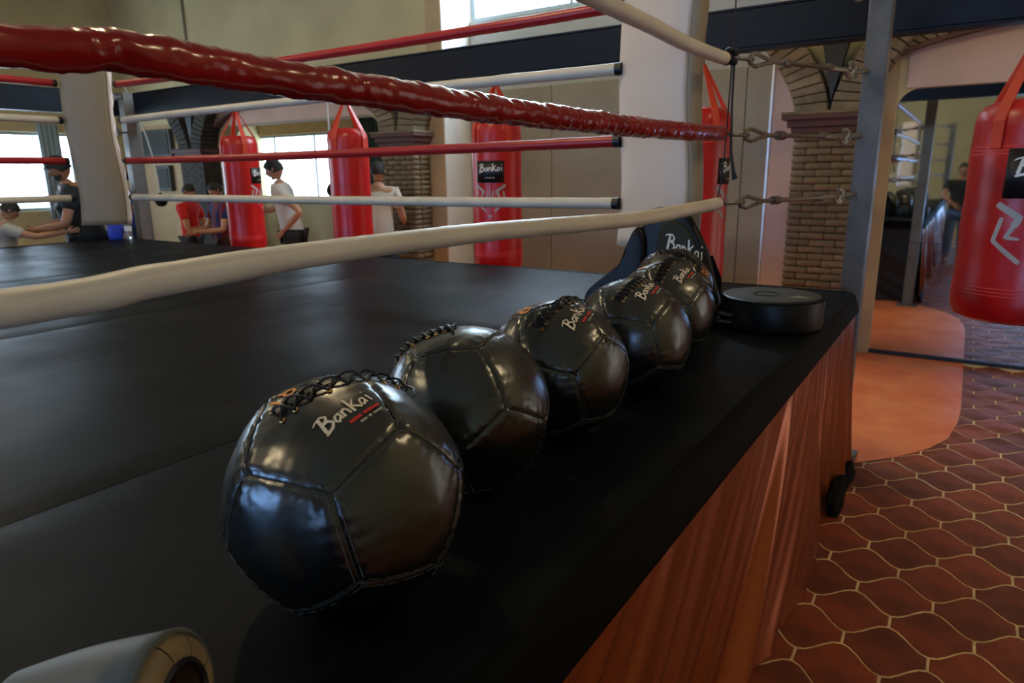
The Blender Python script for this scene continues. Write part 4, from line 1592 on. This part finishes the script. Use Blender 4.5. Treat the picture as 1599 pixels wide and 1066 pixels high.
    for s in (-1, 1):
        ea.ball((s * .0455 * h, -.002 * h, .0 * h), .013 * h, 10, (.45, .75, 1.2), HM)
    ea.build('ears', MS, t)
    MH = mat('hair_%02x' % int(hair[0] * 255), hair, .7)
    # hair: shell over the back and top of the skull
    hv, hf = [], []
    ok = {}
    for i in range(13):
        for k in range(25):
            a = 2 * PI * k / 24
            fr = max(0, math.sin(a))
            th = PI * (.60 - .24 * fr ** .6) * i / 12
            x, y, z = math.sin(th) * math.cos(a), math.sin(th) * math.sin(a), math.cos(th)
            r = 1.10 + .05 * noise.noise(V((x * 4, y * 4, z * 4 + h)))
            if cap:
                r = 1.16
            hv.append(HM @ (V((x * .0455 * r, y * .0575 * r, z * .0655 * r)) * h))
    for i in range(12):
        for k in range(24):
            hf.append((i * 25 + k, i * 25 + k + 1, (i + 1) * 25 + k + 1, (i + 1) * 25 + k))
    if not cap:
        MB().add(hv, hf).build('hair', MH, t)
    else:
        c = MB()
        c.add(hv, hf)
        pts = [(-.9, .3), (-.85, 1.2), (-.45, 1.75), (0, 1.9), (.45, 1.75), (.85, 1.2), (.9, .3)]
        vs = [HM @ (V((x * .046, y * .056, .026)) * h) for x, y in pts] + [HM @ (V((x * .046, y * .056, .031)) * h) for x, y in pts]
        c.add(vs, [tuple(range(7)), tuple(range(13, 6, -1))] + [(i, i + 7, (i + 1) % 7 + 7, (i + 1) % 7) for i in range(7)])
        c.build('cap', mat('cap_black', cap, .7), t)
    if beard:
        MB().ball((0, .022 * h, -.040 * h), .040 * h, 14, (.85, .85, .62), HM).build('beard', MH, t)
    # clothes
    sl = .95 if long_sleeve else .62
    def mixp(a, b, k):
        return a.lerp(b, k)
    sn = [(tr(0, 0, .50), (.102 * h * g, .080 * h * g)), (waist, (.098 * h * g, .076 * h * g)), (chest, (.108 * h * g, .078 * h * g)), (shl, (.092 * h * g, .064 * h * g)), (tr(0, 0, .838), .047 * h),
          (shL, .049 * h), (mixp(shL, eL, sl), .045 * h), (shR, .049 * h), (mixp(shR, eR, sl), .045 * h)]
    se = [(0, 1), (1, 2), (2, 3), (3, 4), (3, 5), (5, 6), (3, 7), (7, 8)]
    if long_sleeve:
        sn[6] = (eL, .036 * h)
        sn[8] = (eR, .036 * h)
        sn += [(mixp(eL, hL, .9), .027 * h), (mixp(eR, hR, .9), .027 * h)]
        se += [(6, 9), (8, 10)]
    sm_ = skin_mesh(sn, se, 1, 2)
    cm = mat('cloth_%s' % '_'.join('%02x' % int(c * 255) for c in shirt), shirt, .85, bump=.5, bscale=9, bdist=.01)
    if stripes:
        mats_ = [cm, mat('cloth_stripe', stripes, .85)]
        sm_.mi = []
        for f_ in sm_.f:
            cx_ = sum(sm_.v[i][0] for i in f_) / len(f_)
            sm_.mi.append(1 if int((cx_ + 5) / .045) % 2 else 0)
        sm_.build('shirt', mats_, t, angle=180)
    else:
        sm_.build('shirt', cm, t, angle=180)
    if collar:
        MB().torus(tr(0, .004, .838), .040 * h, .010 * h, None, 18, 6).build('collar', mat('collar_yellow', collar, .8), t)
    pn = [(tr(0, 0, .545), (.085 * h * g, .066 * h * g)), (hipL, .062 * h), (knL, .045 * h), (mixp(knL, anL, .9), .034 * h), (hipR, .062 * h), (knR, .045 * h), (mixp(knR, anR, .9), .034 * h)]
    skin_mesh(pn, [(0, 1), (1, 2), (2, 3), (0, 4), (4, 5), (5, 6)], 0, 2).build('trousers', mat('cloth_%s' % '_'.join('%02x' % int(c * 255) for c in pants), pants, .85, bump=.4, bscale=9, bdist=.01), t, angle=180)
    for a_, b_ in ((anL, toL), (anR, toR)):
        n_, e_ = chain([(a_ + V((0, -.02, -.012)) * h, .024 * h), (a_ + V((0, .02, -.02)) * h, .024 * h), (b_ + V((0, 0, .004)) * h, .020 * h)])
        skin_mesh(n_, e_, 0, 1).build('shoe', mat('shoe_dark', shoe, .6), t, angle=180)
    if watch:
        d = (hR - eR).normalized()
        MB().torus(hR - d * .03, .019 * h, .008, d.to_track_quat('Z', 'Y').to_matrix().to_4x4(), 16, 6).build('wristband', M_black, t)
    if back_print:
        bp = MB()
        for row, (zz, wd) in enumerate(((.70, .06), (.665, .10), (.60, .15), (.585, .09))):
            x = -wd / 2
            while x < wd / 2:
                f_ = lambda a_, b_, zz=zz: tr(0, 0, 0) + tr(a_, -.0745 * g + abs(a_) * .18 - (0.004 if zz > .65 else -.004), zz + b_)
                ribbon(bp, [(x, 0), (x + .006, .004)], .004, .004, f_)
                ribbon(bp, [(x + .004, -.004), (x + .009, .002)], .003, .003, f_)
                x += .013
        bp.build('back_print', mat('print_dim', (.45, .45, .40), .7), t)
    return t


def heading(dx, dy):
    return math.atan2(dy, dx) - PI / 2


person('man in black cap and black tee leaning over the far left ring edge', (-8.22, 3.82, 0), heading(-.35, -.94), 1.88, skin=(.38, .18, .10), shirt=(.012, .016, .02), pants=(.015, .015, .02), lean=.22, girth=1.4,
       Le=(-.20, .12, .62), Lh=(-.06, .27, .585), Re=(.20, .10, .62), Rh=(.05, .30, .575), head_pitch=.35, cap=(.008, .010, .014), back_print=True, beard=True)
person('dark haired child at the far left edge of the frame, arm out on the mat', (-8.42, 3.02, 0), heading(.35, .94), 1.42, skin=(.42, .21, .12), shirt=(.45, .42, .36), pants=(.03, .03, .05), lean=.22,
       Re=(.17, .22, .74), Rh=(.14, .43, .765), Le=(-.17, .16, .74), Lh=(-.06, .32, .765), head_pitch=.5)
person('person in a blue shirt behind the far left post, bare arm with dark wristband', (-10.25, 5.35, 0), heading(-.3, -.9), 1.76, skin=(.50, .20, .08), shirt=(.02, .04, .30), pants=(.012, .02, .08), watch=True,
       Le=(-.17, .02, .64), Lh=(-.18, .06, .50), Re=(.17, .02, .64), Rh=(.19, .06, .50))
person('boy in a red tee looking down at his hands, in front of the dark pier', (-9.20, 5.65, 0), heading(.88, .45), 1.54, skin=(.50, .22, .10), shirt=(.60, .010, .010), pants=(.03, .03, .04),
       Le=(-.15, .07, .60), Lh=(.0, .24, .63), Re=(.16, .07, .60), Rh=(.04, .25, .62), head_pitch=.4)
person('child in a striped maroon and blue shirt beside the leftmost red bag', (-8.42, 5.62, 0), heading(-.15, -1.0), 1.56, skin=(.48, .23, .13), shirt=(.16, .008, .02), pants=(.05, .02, .02), stripes=(.015, .03, .12), collar=(.70, .42, .02),
       Le=(-.15, .06, .61), Lh=(-.05, .24, .60), Re=(.15, .06, .61), Rh=(.05, .25, .58), head_pitch=.4, long_sleeve=False)
person('young man in a white tee and dark trousers leaning in front of the window', (-6.93, 5.60, 0), heading(-.78, -.62), 1.84, skin=(.46, .24, .15), shirt=(.60, .55, .50), pants=(.016, .016, .022), lean=.20,
       Le=(-.16, -.09, .66), Lh=(-.11, .04, .54), Re=(.14, .16, .66), Rh=(.06, .33, .68), head_pitch=.25)
person('dark haired person in a pale shirt seen from behind, beside the second red bag', (-5.88, 6.04, 0), heading(-.45, .9), 1.78, skin=(.42, .22, .13), shirt=(.58, .56, .48), pants=(.012, .035, .08),
       Le=(-.15, .06, .66), Lh=(-.10, .16, .60), Re=(.15, .04, .63), Rh=(.12, .16, .60), head_pitch=.1)
person('person in a dark tee and blue trousers, seen in the mirror beside the ring', (-.13, -.66, 0), heading(.06, 1), 1.70, skin=(.40, .19, .11), shirt=(.010, .014, .016), pants=(.10, .22, .50),
       Le=(-.15, .10, .68), Lh=(-.06, .17, .60), Re=(.15, .10, .68), Rh=(.07, .17, .60))
